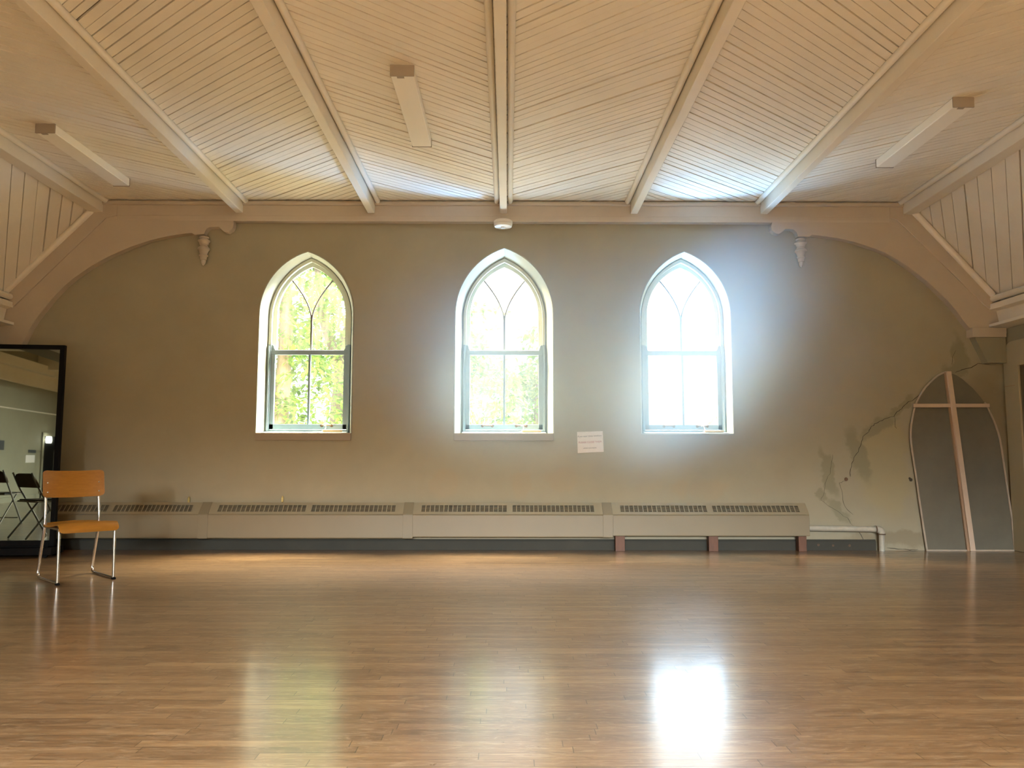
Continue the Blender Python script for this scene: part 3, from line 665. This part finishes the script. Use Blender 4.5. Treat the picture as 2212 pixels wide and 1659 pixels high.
root = empty('heating_pipe', (3.18, -.07, 0)); tag(root, 'painted heating pipe running from the last heater to the floor, rusty elbow', 'pipe')
MB().tube([(0, 0, .240), (.75, 0, .228)], .030, 16).build('pipe_run', M['pipe'], root, smooth=True)
MB().tube([(.79, 0, .19), (.785, 0, .0)], .030, 16).build('pipe_drop', M['pipe'], root, smooth=True)
el_ = MB().tube([(.72, 0, .2285), (.745, 0, .228), (.772, 0, .222), (.786, 0, .208), (.79, 0, .178)], [.037, .037, .038, .037, .037], 16).build('elbow', M['pipe'], root, smooth=True)
MB().tube([(.79, 0, .184), (.79, 0, .172)], .040, 16).tube([(.735, 0, .228), (.722, 0, .228)], .0385, 16).build('elbow_collar', M['rust'], el_, smooth=True)

for bx, bz, lab in ((-3.42, .505, 'small brass valve key above the heater near the chair'), (-2.42, .512, 'small brass valve key above the heater under the left window')):
    root = empty('valve_key', (bx, -.02, bz)); tag(root, lab, 'valve', 'brass valve keys')
    MB().box(-.010, .010, -.012, .004, -.005, .045).build('key', M['brass'], root, bevel=.002)
    MB().lathe([(.004, .045), (.009, .047), (.009, .055), (.004, .058)], (0, -.004, 0), 12).build('cap', M['brass'], root, smooth=True)
    MB().tube([(0, -.004, -.03), (0, -.004, 0)], .005, 8).build('stem', M['rust'], root)

# ------------------------------------------------------------------ notice, detector, light fittings
root = empty('paper_notice', (.882, -.004, 1.150)); tag(root, 'small white paper notice asking to close the windows, taped beside the middle window', 'notice')
MB().prism([(-.140, .110), (.139, .120), (.147, -.104), (-.134, -.119)], -.001, .003).build('sheet', M['paper'], root)
def text(body, size, x, z, rot, material, name):
    c = bpy.data.curves.new(name, 'FONT'); c.body = body; c.size = size; c.align_x = 'CENTER'; c.align_y = 'CENTER'; c.extrude = .0003; c.resolution_u = 3
    o = bpy.data.objects.new(name, c); COL.objects.link(o)
    dg = bpy.context.evaluated_depsgraph_get(); me = bpy.data.meshes.new_from_object(o.evaluated_get(dg))
    bpy.data.objects.remove(o); bpy.data.curves.remove(c)
    o = bpy.data.objects.new(name, me); COL.objects.link(o); me.materials.clear(); me.materials.append(material)
    xs = [v.co.x for v in me.vertices]; return o, max(xs) - min(xs)
for body, wd, size, x, z, mt in (('If you open these windows,', .262, .026, -.002, .066, M['ink']), ('PLEASE CLOSE THEM', .245, .036, .000, .000, M['ink_red']), ('when you leave.', .145, .026, .000, -.062, M['ink'])):
    o, w_ = text(body, size, x, z, 0, mt, 'lettering'); o.parent = root; o.location = (x, -.0018, z)
    o.rotation_euler = (math.pi/2, math.radians(-2.6), 0); o.scale = (wd / w_, wd / w_ if wd / w_ < 1.15 else 1.15, 1)

root = empty('smoke_detector', (-.064, -.115, 3.568)); tag(root, 'round white smoke detector fixed under the wall plate above the middle window', 'smoke detector')
MB().lathe([(.0, 0), (.092, 0), (.103, -.008), (.103, -.030), (.099, -.034), (.099, -.038), (.102, -.042), (.097, -.064), (.092, -.070), (.0, -.072)], (0, 0, 0), 40).build('housing', M['plastic'], root, smooth=True)
MB().lathe([(.0, -.070), (.026, -.070), (.024, -.084), (.0, -.086)], (0, 0, 0), 20).build('sensor_button', M['plastic'], root, smooth=True)

def fitting(x0, x1, y0, y1, lab):
    cx, cy = (x0 + x1) / 2, (y0 + y1) / 2; w, l = (x1 - x0) / 2, (y1 - y0) / 2
    root = empty('ceiling_light', (cx, cy, CZ)); tag(root, lab, 'light', 'ceiling light fittings')
    MB().box(-w * .8, w * .8, -l, l, -.03, .004).build('housing', M['lamp_body'], root, bevel=.002)
    MB().prism([(-w + .003, -.006), (-w + .003, -.074), (-w + .008, -.080), (w - .008, -.080), (w - .003, -.074), (w - .003, -.006)], -l + .006, l - .006).build('diffuser', M['diffuser'], root, bevel=.001)
    for s in (-1, 1):
        mb = MB().box(-w, w, s*l - .006, s*l + .006, -.083, .0)
        if s < 0: mb.box(-w * .45, w * .15, -l - .004, -l + .03, -.085, -.080)
        mb.build('end_cap', M['lamp_cap'], root, bevel=.002)
fitting(-.857, -.684, -3.045, -1.770, 'long boxy ceiling light in the middle, between two beams')
fitting(-4.015, -3.847, -2.040, -.750, 'long boxy ceiling light at the left, near the sloping ceiling')
fitting(3.468, 3.635, -2.580, -1.313, 'long boxy ceiling light at the right, near the sloping ceiling')

# ------------------------------------------------------------------ arched screen with wooden cross at the right
root = empty('arched_screen', (4.90, -.02, 0)); tag(root, 'grey arched panel edged in thin laths with a pale wooden cross, right corner', 'arched panel')
archL = [(4.771,1.917),(4.73,1.905),(4.685,1.883),(4.63,1.843),(4.582,1.799),(4.535,1.75),(4.493,1.692),(4.462,1.645),(4.435,1.594),(4.410,1.535),(4.392,1.472),(4.374,1.405),(4.36,1.336),(4.352,1.275),(4.349,1.216),(4.351,1.14),(4.357,1.066),(4.384,0.826),(4.409,0.559),(4.439,0.263),(4.467,0.0)]
archR = [(4.771,1.917),(4.83,1.905),(4.883,1.884),(4.945,1.843),(5.0,1.792),(5.055,1.742),(5.101,1.686),(5.138,1.64),(5.171,1.587),(5.205,1.524),(5.232,1.458),(5.257,1.40),(5.278,1.338),(5.298,1.265),(5.315,1.187),(5.329,1.07),(5.339,0.947),(5.366,0.634),(5.396,0.33),(5.405,0.0)]
ox = 4.90
pl = [(x - ox, z) for x, z in archL[::-1]] + [(x - ox, z) for x, z in archR[1:]]
MB().prism(pl, -.006, .018).build('panel', M['panel'], root)
MB().tube([(x - ox, -.012, z) for x, z in archL], .0105, 8).build('edge_lath', M['lath_dim'], root, smooth=True)
MB().tube([(x - ox, -.012, z) for x, z in archR[8:]], .0105, 8).build('edge_lath', M['lath_dim'], root, smooth=True)
MB().box(4.467 - ox, 5.40 - ox, -.022, -.006, 0, .012).build('edge_lath', M['lath_dim'], root)
cb = MB().prism([(4.757 - ox, 1.922), (4.806 - ox, 1.922), (4.967 - ox, 0.0), (4.912 - ox, 0.0)], -.050, -.012)
cu_ = cb.build('cross_upright', M['lath'], root, bevel=.003)
MB().prism([(4.742 - ox, 1.914), (4.757 - ox, 1.914), (4.912 - ox, 0.0), (4.888 - ox, 0.0)], -.030, -.008).build('shaded_upright_side', M['lath_side'], root)  # side of the upright, its shade put in as a darker colour
MB().prism([(4.383 - ox, 1.570), (5.211 - ox, 1.572), (5.211 - ox, 1.532), (4.383 - ox, 1.530)], -.036, -.012).build('cross_bar', M['lath'], root, bevel=.003)
MB().prism([(4.785 - ox, 1.60), (4.826 - ox, 1.60), (4.844 - ox, 1.42), (4.802 - ox, 1.42)], -.056, -.050).build('cross_plate', M['lath'], cu_, bevel=.002)

# cracks, holes and patches of the far wall
def crack(pts, w0, w1):
    mb = MB(); L_ = []; r = random.Random(len(pts) * 31 + int(pts[0][0] * 100))
    fine = []
    for a, b in zip(pts[:-1], pts[1:]):
        n = 3
        for i in range(n): 
            t = i / n; fine.append((a[0] + (b[0]-a[0])*t + r.uniform(-.006, .006), a[1] + (b[1]-a[1])*t + r.uniform(-.006, .006)))
    fine.append(pts[-1])
    for i, p in enumerate(fine):
        q0 = fine[max(0, i-1)]; q1 = fine[min(len(fine)-1, i+1)]
        t = Vector((q1[0]-q0[0], q1[1]-q0[1])); t = t.normalized() if t.length else Vector((1, 0)); nn = Vector((-t.y, t.x))
        w = r.uniform(w0, w1) * .32 * (.4 if i in (0, len(fine)-1) else 1)
        L_.append(((p[0]+nn.x*w, p[1]+nn.y*w), (p[0]-nn.x*w, p[1]-nn.y*w)))
    vs = []; fs = []
    for a, b in L_: vs += [(a[0], -.0022, a[1]), (b[0], -.0022, b[1]), (a[0], .004, a[1]), (b[0], .004, b[1])]
    for i in range(len(L_) - 1):
        o = 4*i; fs += [(o, o+1, o+5, o+4), (o, o+4, o+6, o+2), (o+1, o+3, o+7, o+5)]
    mb.add(vs, fs).build('crack', M['crack'], wall_back)
crack([(4.475,1.665),(4.42,1.619),(4.357,1.589),(4.31,1.55),(4.27,1.505),(4.223,1.482),(4.198,1.436),(4.137,1.421),(4.059,1.39),(3.982,1.352),(3.934,1.314),(3.91,1.269),(3.847,1.216),(3.821,1.14),(3.787,1.057),(3.739,0.982),(3.713,0.915),(3.696,0.855),(3.69,0.78)], .005, .010)
crack([(4.206,1.436),(4.196,1.322),(4.215,1.3)], .003, .005)
crack([(3.639,0.742),(3.57,0.712),(3.59,0.66),(3.601,0.541),(3.62,0.459),(3.707,0.377)], .003, .006)
crack([(3.513,1.019),(3.486,0.899),(3.468,0.817),(3.427,0.734),(3.406,0.645),(3.391,0.578),(3.364,0.533)], .002, .005)
crack([(3.364,0.533),(3.447,0.466),(3.55,0.407),(3.638,0.34),(3.702,0.259)], .002, .004)
crack([(3.76,0.2),(3.795,0.141),(3.815,0.089)], .006, .012)
crack([(4.885,1.918),(4.964,1.949),(5.064,1.973),(5.143,2.011),(5.342,2.004)], .006, .012)
crack([(4.906,2.165),(4.864,2.088),(4.852,2.003)], .002, .004)
crack([(4.05,0.030),(4.178,0.015),(4.297,0.008),(4.387,0.008)], .006, .012)
for hx, hz, r_ in ((4.345, .75, .018), (4.333, .765, .012), (3.469, .052, .012), (3.312, .059, .014), (3.645, .052, .014), (3.645, .755, .02)):
    y0 = -.0245 if hz < .1 else -.003
    MB().lathe([(.001, y0), (r_, y0 + .0005), (r_ * 1.05, .002)], (hx, 0, hz), 12, 'y').build('nail_hole', M['crack'] if hx > 3.7 else M['rust'], wall_back)

# ------------------------------------------------------------------ doorway on the right wall
door1 = struct(empty('door_1', (XR, -.76, 0)))
def q(y, z): return (y + .76, z)
out_ = [(-1.55, 0.0), (-1.55, 2.236)] + [(-.20 + .0, 2.236)] + [(-.20 + .165 * math.sin(a), 2.071 + .165 * math.cos(a)) for a in [math.pi/2 * t / 8 for t in range(1, 9)]] + [(-.035, 0.0)]
in_ = [(-1.25, 0.0), (-1.25, 1.965), (-.27, 1.965), (-.27, 0.0)]
poly = [q(*p) for p in out_] + [q(*p) for p in in_[::-1]]
MB().prism(poly, -.025, 0.0, 'x').build('casing', M['casing'], door1, bevel=.004)
MB().prism([q(-.21, 1.755), q(-.035, 1.755), q(-.035, 1.76), q(-.21, 1.76)], -.0265, -.024, 'x').build('casing_joint', M['lath_side'], door1)
MB().box(0.0, .32, -.515, -.485 - .0, 0, 1.965).box(0.0, .32, .49, .505, 0, 1.965).box(0, .32, -.49, .49, 1.955, 1.965).build('lining', M['brown'], door1)
MB().box(.28, .32, -.49, .49, 0, 1.955).box(.262, .28, -.40, -.10, .15, 1.80).box(.262, .28, .06, .40, .15, 1.80).build('door_leaf', M['brown'], door1, bevel=.003)

# ------------------------------------------------------------------ standing mirror at the left
MA = math.radians(6)
root = empty('standing_mirror', (-4.486, -.60, 0), MA); tag(root, 'tall black framed standing mirror on a black base, at the left edge', 'mirror')
W_, H0, H1 = 1.02, .108, 2.108
fb = MB().box(-.045, 0, -.03, .02, H0, H1).box(-W_, -W_ + .045, -.03, .02, H0, H1).box(-W_ + .045, -.045, -.03, .02, H1 - .042, H1).box(-W_ + .045, -.045, -.03, .02, H0, H0 + .055)
fb.build('frame', M['black'], root, bevel=.003)
MB().box(-W_ + .04, -.04, -.006, .0, H0 + .05, H1 - .038).build('glass', M['mirror'], root)
MB().box(-W_ + .02, -.02, .0, .018, H0 + .02, H1 - .02).build('back_board', M['black'], root)
MB().box(-W_ - .02, .01, -.10, .16, .03, .10).box(-W_ + .05, -.05, -.035, .03, .095, .115).build('base', M['black'], root, bevel=.004)
for wx, wy in ((-W_ + .05, -.06), (-W_ + .05, .12), (-.06, -.06), (-.06, .12)):
    MB().lathe([(.002, -.012), (.024, -.012), (.026, 0), (.024, .012), (.002, .012)], (wx, wy, .026), 16, 'y').build('caster', M['black'], root, smooth=True)

# ------------------------------------------------------------------ plywood chair with chrome tube frame
def bent(pts, r=.05, n=6):
    """polyline with rounded corners"""
    pts = [Vector(p) for p in pts]; out = [pts[0]]
    for a, b, c in zip(pts[:-2], pts[1:-1], pts[2:]):
        rr = r if not isinstance(r, dict) else r
        u = (a - b); v = (c - b); k = min(rr, u.length * .48, v.length * .48); u.normalize(); v.normalize()
        s, e = b + u * k, b + v * k
        for i in range(n + 1):
            t = i / n; out.append(s * (1-t)**2 + b * 2*t*(1-t) + e * t*t)
    out.append(pts[-1]); return out
CH_ANG = math.radians(-43.0)
chair = empty('plywood_chair', (-3.515, -1.965, 0), CH_ANG + math.pi/2)
# local axes: +y backward ... the chair looks along local -y
tag(chair, 'orange plywood chair with chrome tube frame standing before the mirror', 'chair')
HW = .205
for s in (-1, 1):
    x = s * HW
    mb = MB().tube(bent([(x * .97, .200, .835), (x, .130, .445), (x, .262, .012), (x, -.225, .012)], .085), .0115, 12)
    mb.build('leg', M['chrome'], chair, smooth=True)
    fl_ = MB().tube(bent([(x, -.235, .006), (x, -.215, .425), (x, .135, .428)], .03), .0115, 12).build('leg', M['chrome'], chair, smooth=True)
    MB().tube([(x, -.255, .008), (x, -.215, .008)], .013, 10).build('foot_glide', M['black'], fl_, smooth=True)
def bent_board(name, prof, half, thick, material, crv=0.0, corner=.04, axis='seat'):
    """plywood shell: profile of points (y, z), width along x, corners rounded, optional bow"""
    pr = [Vector((0, a, b)) for a, b in prof]; n = len(pr); NX = 17
    ln = [0]
    for a, b in zip(pr[:-1], pr[1:]): ln.append(ln[-1] + (b - a).length)
    T = ln[-1]; rows = []
    for i, p in enumerate(pr):
        t = (pr[min(n-1, i+1)] - pr[max(0, i-1)]).normalized(); nn = Vector((0, -t.z, t.y))
        e = min(ln[i], T - ln[i]); hw = half
        if e < corner: hw = half - corner + math.sqrt(max(0, corner**2 - (corner - e)**2))
        row = []
        for k in range(NX):
            u = -1 + 2 * k / (NX - 1); xx = hw * u
            bow = crv * ((xx / half) ** 2 - .4)
            row.append((Vector((xx, 0, 0)) + p + nn * bow, nn))
        rows.append(row)
    vs = []; 
    for h in (thick/2, -thick/2):
        for row in rows:
            for p, nn in row: vs.append(tuple(p + nn * h))
    fs = []; o = n * NX
    for i in range(n - 1):
        for k in range(NX - 1):
            a = i*NX + k; fs += [(a, a+1, a+NX+1, a+NX), (o+a+NX, o+a+NX+1, o+a+1, o+a)]
    for i in range(n - 1):
        for k in (0, NX - 1):
            a = i*NX + k; fs.append((a, a+NX, o+a+NX, o+a))
    for k in range(NX - 1):
        for a in (k, (n-1)*NX + k): fs.append((a, a+1, o+a+1, o+a))
    mb = MB().add(vs, fs); return mb.build(name, material, chair, smooth=True)
def smooth_path(pts, n=5):
    pts = [Vector((0, a, b)) for a, b in pts]; out = []
    for i in range(len(pts) - 1):
        p0 = pts[max(0, i-1)]; p1 = pts[i]; p2 = pts[i+1]; p3 = pts[min(len(pts)-1, i+2)]
        for k in range(n):
            t = k / n
            q = .5 * ((2*p1) + (-p0+p2)*t + (2*p0-5*p1+4*p2-p3)*t*t + (-p0+3*p1-3*p2+p3)*t**3); out.append((q.y, q.z))
    out.append((pts[-1].y, pts[-1].z)); return out
bent_board('seat', smooth_path([(.150, .452), (.11, .443), (.02, .440), (-.10, .452), (-.19, .466), (-.235, .457), (-.262, .425), (-.266, .395)]), .219, .011, M['ply'], 0.010, .03)
ext = []
zz = [.655 + (.873 - .655) * i / 40 for i in range(41)]
bk_ = bent_board('backrest', [(.152 + (z - .655) * .20, z) for z in zz], .234, .011, M['ply'], .045, .032)
for s in (-1, 1):
    for z in (.70, .775):
        MB().lathe([(.001, -.004), (.006, -.003), (.007, .003)], (s * .195, .134 + (z - .655) * .20, z), 10, 'y').build('rivet', M['chrome'], bk_, smooth=True)

# ------------------------------------------------------------------ what the mirror sees: rear left corner of the hall
def folding_chair(name, loc, rz, lab):
    root = empty(name, loc, rz); tag(root, lab, 'chair', 'folding chairs reflected in the mirror')
    for s in (-1, 1):
        x = s * .21
        MB().tube(bent([(x, .24, .008), (x, -.12, .62), (x * .96, -.20, .79)], .05), .011, 10).build('leg', M['grey_metal'], root, smooth=True)
        MB().tube([(x * .9, -.22, .008), (x * .9, .14, .46)], .011, 10).build('leg', M['grey_metal'], root, smooth=True)
    MB().tube([(-.19, .17, .10), (.19, .17, .10)], .008, 8).build('cross_tube', M['grey_metal'], root)
    st_ = MB().box(-.20, .20, -.14, .24, .435, .455).build('seat', M['grey_metal'], root, bevel=.01)
    MB().box(-.185, .185, -.12, .225, .455, .468).build('seat_pad', M['black_vinyl'], st_, bevel=.01)
    pts = [(-.225, 0), (-.222, .07), (-.212, .115), (-.192, .152), (-.162, .176), (-.12, .186), (.12, .186), (.162, .176), (.192, .152), (.212, .115), (.222, .07), (.225, 0)]
    mb = MB(); mb.prism(pts, -.012, .012); mb.xf(Matrix.Translation((0, -.108, .612)) @ Matrix.Rotation(math.radians(25), 4, 'X'))
    mb.build('backrest', M['brown_metal'], root, bevel=.008)
folding_chair('folding_chair', (-5.36, -2.62, 0), math.radians(222), 'nearer folding chair with a brown back, reflected in the mirror')
folding_chair('folding_chair', (-6.55, -4.55, 0), math.radians(195), 'farther folding chair with a dark back, reflected in the mirror')
root = empty('folding_table', (-6.35, -2.15, 0)); tag(root, 'pale table edge reflected at the left side of the mirror', 'table')
MB().box(-.35, .35, -.38, .38, .70, .73).build('tabletop', M['plastic'], root, bevel=.004)
for a in (-.28, .28):
    for c in (-.30, .30): MB().tube([(a, c, 0), (a, c, .70)], .014, 8).build('leg', M['grey_metal'], root)
struct(MB().box(XW, XW + .03, YR, -1.3, 0, .11).build('baseboard_left', M['wall_side']))
struct(MB().tube([(XW + .012, -1.3, 2.0), (XW + .012, YR, 2.0)], .016, 8).build('trim_9', M['beam']))
struct(MB().box(XW, XW + .22, YR, -1.3, 2.87, 3.07).box(XW, XW + .06, YR, -1.3, 2.56, 2.87).build('trim_10', M['beam']))
for yb in (-4.5, -8.2, -11.9):
    struct(MB().box(XW, XL - .4, yb - .13, yb + .13, 2.98, 3.36).build('trim_11', M['beam']))
door2 = struct(empty('door_2', (XW, -12.85, 0)))
MB().box(0, .012, -.55, .50, 0, 1.46).build('black_sheet', M['black'], door2)  # flat black sheet painting the darkness of a doorway
MB().box(0, .03, .50, .60, 0, 1.54).box(0, .03, -.65, -.55, 0, 1.54).box(0, .03, -.55, .50, 1.46, 1.54).build('casing', M['wall_side'], door2)
lm = bpy.data.materials.new('lit_lamp'); lm.use_nodes = True
lb = lm.node_tree.nodes['Principled BSDF']; lb.inputs['Emission Color'].default_value = (1, .97, .9, 1); lb.inputs['Emission Strength'].default_value = 14
root = empty('wall_lamp', (XW + .10, -12.42, 1.37)); tag(root, 'lit white lamp by the dark doorway, reflected in the mirror', 'lamp')
MB().lathe([(.01, -.08), (.055, -.075), (.065, 0), (.055, .075), (.01, .08)], (0, 0, 0), 20).build('globe', lm, root, smooth=True)
MB().box(-.10, -.04, -.02, .02, -.02, .02).build('arm', M['grey_metal'], root)
root = empty('clothes_rack', (XW + .40, -12.08, 0)); tag(root, 'white clothes rack with a hanger before the dark doorway, reflected in the mirror', 'rack')
MB().tube(bent([(0, .13, 0), (0, .13, 1.12), (0, -.13, 1.12), (0, -.13, 0)], .04), .011, 8).build('frame', M['plastic'], root, smooth=True)
MB().tube([(.03, .16, .96), (.03, .05, 1.06), (.03, -.30, .96)], .009, 8).tube([(.03, .16, .96), (.03, -.30, .96)], .007, 8).build('hanger', M['plastic'], root, smooth=True)
for ny, nz, w_, h_, mt, lab in ((-11.62, .92, .52, .17, M['paper'], 'crinkled white notice on the wing wall, reflected in the mirror'), (-11.72, 1.09, .42, .07, M['shelf_dark'], 'narrow grey plate above the white notice, reflected in the mirror'), (-9.95, 1.21, .5, .20, M['shelf_dark'], 'dark square plate at the left edge of the mirror image')):
    o = MB().box(0, .012, -w_/2, w_/2, -h_/2, h_/2).build('wall_notice', mt); o.location = (XW, ny, nz); tag(o, lab, 'notice')

# ------------------------------------------------------------------ outside
struct(MB().box(-60, 60, .30, 90, -.45, -.35).build('ground', M['grass']))
def tree(name, loc, trunk, crowns, nleaf, size, material, lab, seed, cat='tree', branches=()):
    r = random.Random(seed); root = empty(name, loc); tag(root, lab, cat, 'trees outside the windows')
    mb = MB()
    if trunk: mb.tube([p[:3] for p in trunk], [p[3] for p in trunk], 10)
    for br in branches: mb.tube([p[:3] for p in br], [p[3] for p in br], 8)
    if mb.v: mb.build('trunk', M['bark'], root, smooth=True)
    mb = MB(); tot = sum(c[3] * c[4] * c[5] for c in crowns)
    for cx, cy, cz, rx, ry, rz in crowns:
        n = int(nleaf * rx * ry * rz / tot)
        # twigs: leaves gather in sprays
        k = 0
        while k < n:
            while True:
                u = Vector((r.uniform(-1, 1), r.uniform(-1, 1), r.uniform(-1, 1)))
                if .25 < u.length < 1: break
            c = Vector((cx + u.x * rx, cy + u.y * ry, cz + u.z * rz)); spray = r.randint(7, 14)
            ax = Vector((r.uniform(-1, 1), r.uniform(-1, 1), r.uniform(-.7, .2))).normalized()
            for j in range(spray):
                p = c + ax * (j * size * .26) + Vector((r.gauss(0, size*.45), r.gauss(0, size*.45), r.gauss(0, size*.3)))
                L_ = size * r.uniform(.7, 1.25)
                t = (ax + Vector((r.uniform(-1, 1), r.uniform(-1, 1), r.uniform(-.9, .3)))).normalized()
                sdir = t.cross(Vector((r.uniform(-.4, .4), r.uniform(-.4, .4), 1))).normalized() * L_ * .30
                up = t.cross(sdir).normalized() * L_ * .06
                mb.add([p, p + t*L_*.35 + sdir - up, p + t*L_*.75 + sdir*.6 - up, p + t*L_, p + t*L_*.75 - sdir*.6 - up, p + t*L_*.35 - sdir - up, p + t*L_*.5],
                       [(0, 1, 6), (1, 2, 6), (2, 3, 6), (3, 4, 6), (4, 5, 6), (5, 0, 6)])
                k += 1
    mb.build('foliage', material, root, fix=False)
    return root
tree('tree', (-3.95, 5.0, -.35), [(-.02, 0, 0, .17), (0, 0, 2.0, .14), (.05, 0, 3.4, .12), (.0, 0, 5.5, .09)],
     [(.1, 0, 3.9, 1.3, 1.0, 2.2), (.6, .3, 2.4, 1.0, .8, 1.1), (-.5, .2, 2.2, .9, .8, 1.0)], 6000, .12, M['leaf'], 'leafy tree with a pale trunk outside the left window', 11)
tree('tree', (-4.3, 9.6, -.35), [(.25, 0, 0, .24), (.35, 0, 2.6, .20), (.50, 0, 4.0, .17), (1.05, 0, 6.4, .10)],
     [(.2, .5, 4.6, 1.5, 1.0, 1.7), (1.2, .3, 3.0, .9, .8, 1.3)], 3600, .13, M['leaf'], 'dark forked tree behind the pale trunk outside the left window', 12,
     branches=[[(.40, 0, 3.2, .13), (-.1, 0, 4.6, .10), (-.35, 0, 6.6, .06)], [(.45, 0, 3.6, .10), (1.0, .1, 4.4, .07), (1.6, .2, 5.6, .04)]])
tree('tree', (-2.9, 7.4, -.35), [(-.05, 0, 0, .13), (0, 0, 2.2, .11), (.1, 0, 5.2, .07)], [(.1, 0, 2.4, .75, .7, 1.1)], 1300, .11, M['leaf'], 'slim tree at the right side of the left window', 13)
tree('tree', (-.70, 4.6, -.35), [(0, 0, 0, .10), (.05, 0, 2.0, .08), (0, 0, 3.4, .04)],
     [(-.10, 0, 3.45, .45, .5, .75), (.05, 0, 2.1, .95, .7, 1.0), (.3, .1, 2.75, .6, .5, .35)], 4600, .10, M['leaf'], 'bushy light green tree at the left of the middle window', 14)
tree('tree', (.62, 7.0, -.35), [(0, 0, 0, .10), (-.05, 0, 2.0, .08), (0, 0, 3.2, .04)],
     [(.05, 0, 3.25, .55, .5, .75), (-.05, 0, 2.0, .85, .7, .95), (-.35, .1, 2.85, .5, .5, .35)], 4600, .11, M['leaf'], 'bushy light green tree at the right of the middle window', 15)
tree('shrub', (4.15, 5.3, -.35), [(0, 0, 0, .04), (-.1, 0, 1.6, .03), (-.3, 0, 2.1, .015)], [(-.38, 0, 1.80, .20, .2, .16), (-.22, 0, 2.12, .16, .2, .08)], 90, .13, M['leaf_yellow'], 'yellow leafed shrub tip at the lower right of the right window', 16, 'shrub')
root = empty('garden_shed', (3.3, 9.0, -.35)); tag(root, 'pale sunlit shingled roof beyond the right window', 'building')
MB().box(-1.9, 2.2, 0, 3.0, 0, 1.6).build('wall', M['render_wall'], root)
MB().prism([(-.3, 1.45), (1.5, 2.75), (3.3, 1.45), (3.3, 1.60), (1.5, 2.90), (-.3, 1.60)], -2.1, 2.4, 'x').build('roof', M['roof'], root)

# ------------------------------------------------------------------ blue haze volume imitating lens glare, added around the right and middle windows
hm = bpy.data.materials.new('glare_air'); hm.use_nodes = True; nt = hm.node_tree; nt.nodes.clear()
o = nt.nodes.new('ShaderNodeOutputMaterial'); vsn = nt.nodes.new('ShaderNodeVolumeScatter'); nt.links.new(vsn.outputs[0], o.inputs['Volume'])
vsn.inputs['Color'].default_value = (0.48, 0.74, 1.0, 1); vsn.inputs['Anisotropy'].default_value = 0.1
tc = nt.nodes.new('ShaderNodeTexCoord'); acc = None
for loc, rad, tilt, dens in (((-.15, -.1, 0), (3.4, 2.3, 1.44), 0, .50), ((.95, 0, .18), (2.1, 1.2, 1.1), -42, 2.2), ((-1.35, 0, .15), (1.6, .9, .85), -42, .24)):
    mp = nt.nodes.new('ShaderNodeMapping'); mp.vector_type = 'TEXTURE'; mp.inputs['Location'].default_value = loc; mp.inputs['Rotation'].default_value = (0, math.radians(tilt), 0); mp.inputs['Scale'].default_value = rad
    nt.links.new(tc.outputs['Object'], mp.inputs[0]); ln = nt.nodes.new('ShaderNodeVectorMath'); ln.operation = 'LENGTH'; nt.links.new(mp.outputs[0], ln.inputs[0])
    mr = nt.nodes.new('ShaderNodeMapRange'); mr.interpolation_type = 'SMOOTHSTEP'; mr.inputs[1].default_value = 1.0; mr.inputs[2].default_value = 0.0; mr.inputs[3].default_value = 0.0; mr.inputs[4].default_value = dens
    nt.links.new(ln.outputs['Value'], mr.inputs[0])
    if acc is None: acc = mr.outputs[0]
    else:
        ad = nt.nodes.new('ShaderNodeMath'); ad.operation = 'ADD'; nt.links.new(acc, ad.inputs[0]); nt.links.new(mr.outputs[0], ad.inputs[1]); acc = ad.outputs[0]
nt.links.new(acc, vsn.inputs['Density'])
hb = MB().box(-3.98, 3.25, -2.45, 0.0, -1.44, 1.44)
ob = hb.build('lens_glare_haze', hm); ob.location = (1.15, -.17, 2.02)
tag(ob, 'bluish haze added to imitate lens glare around the right window', 'haze', kind='stuff')
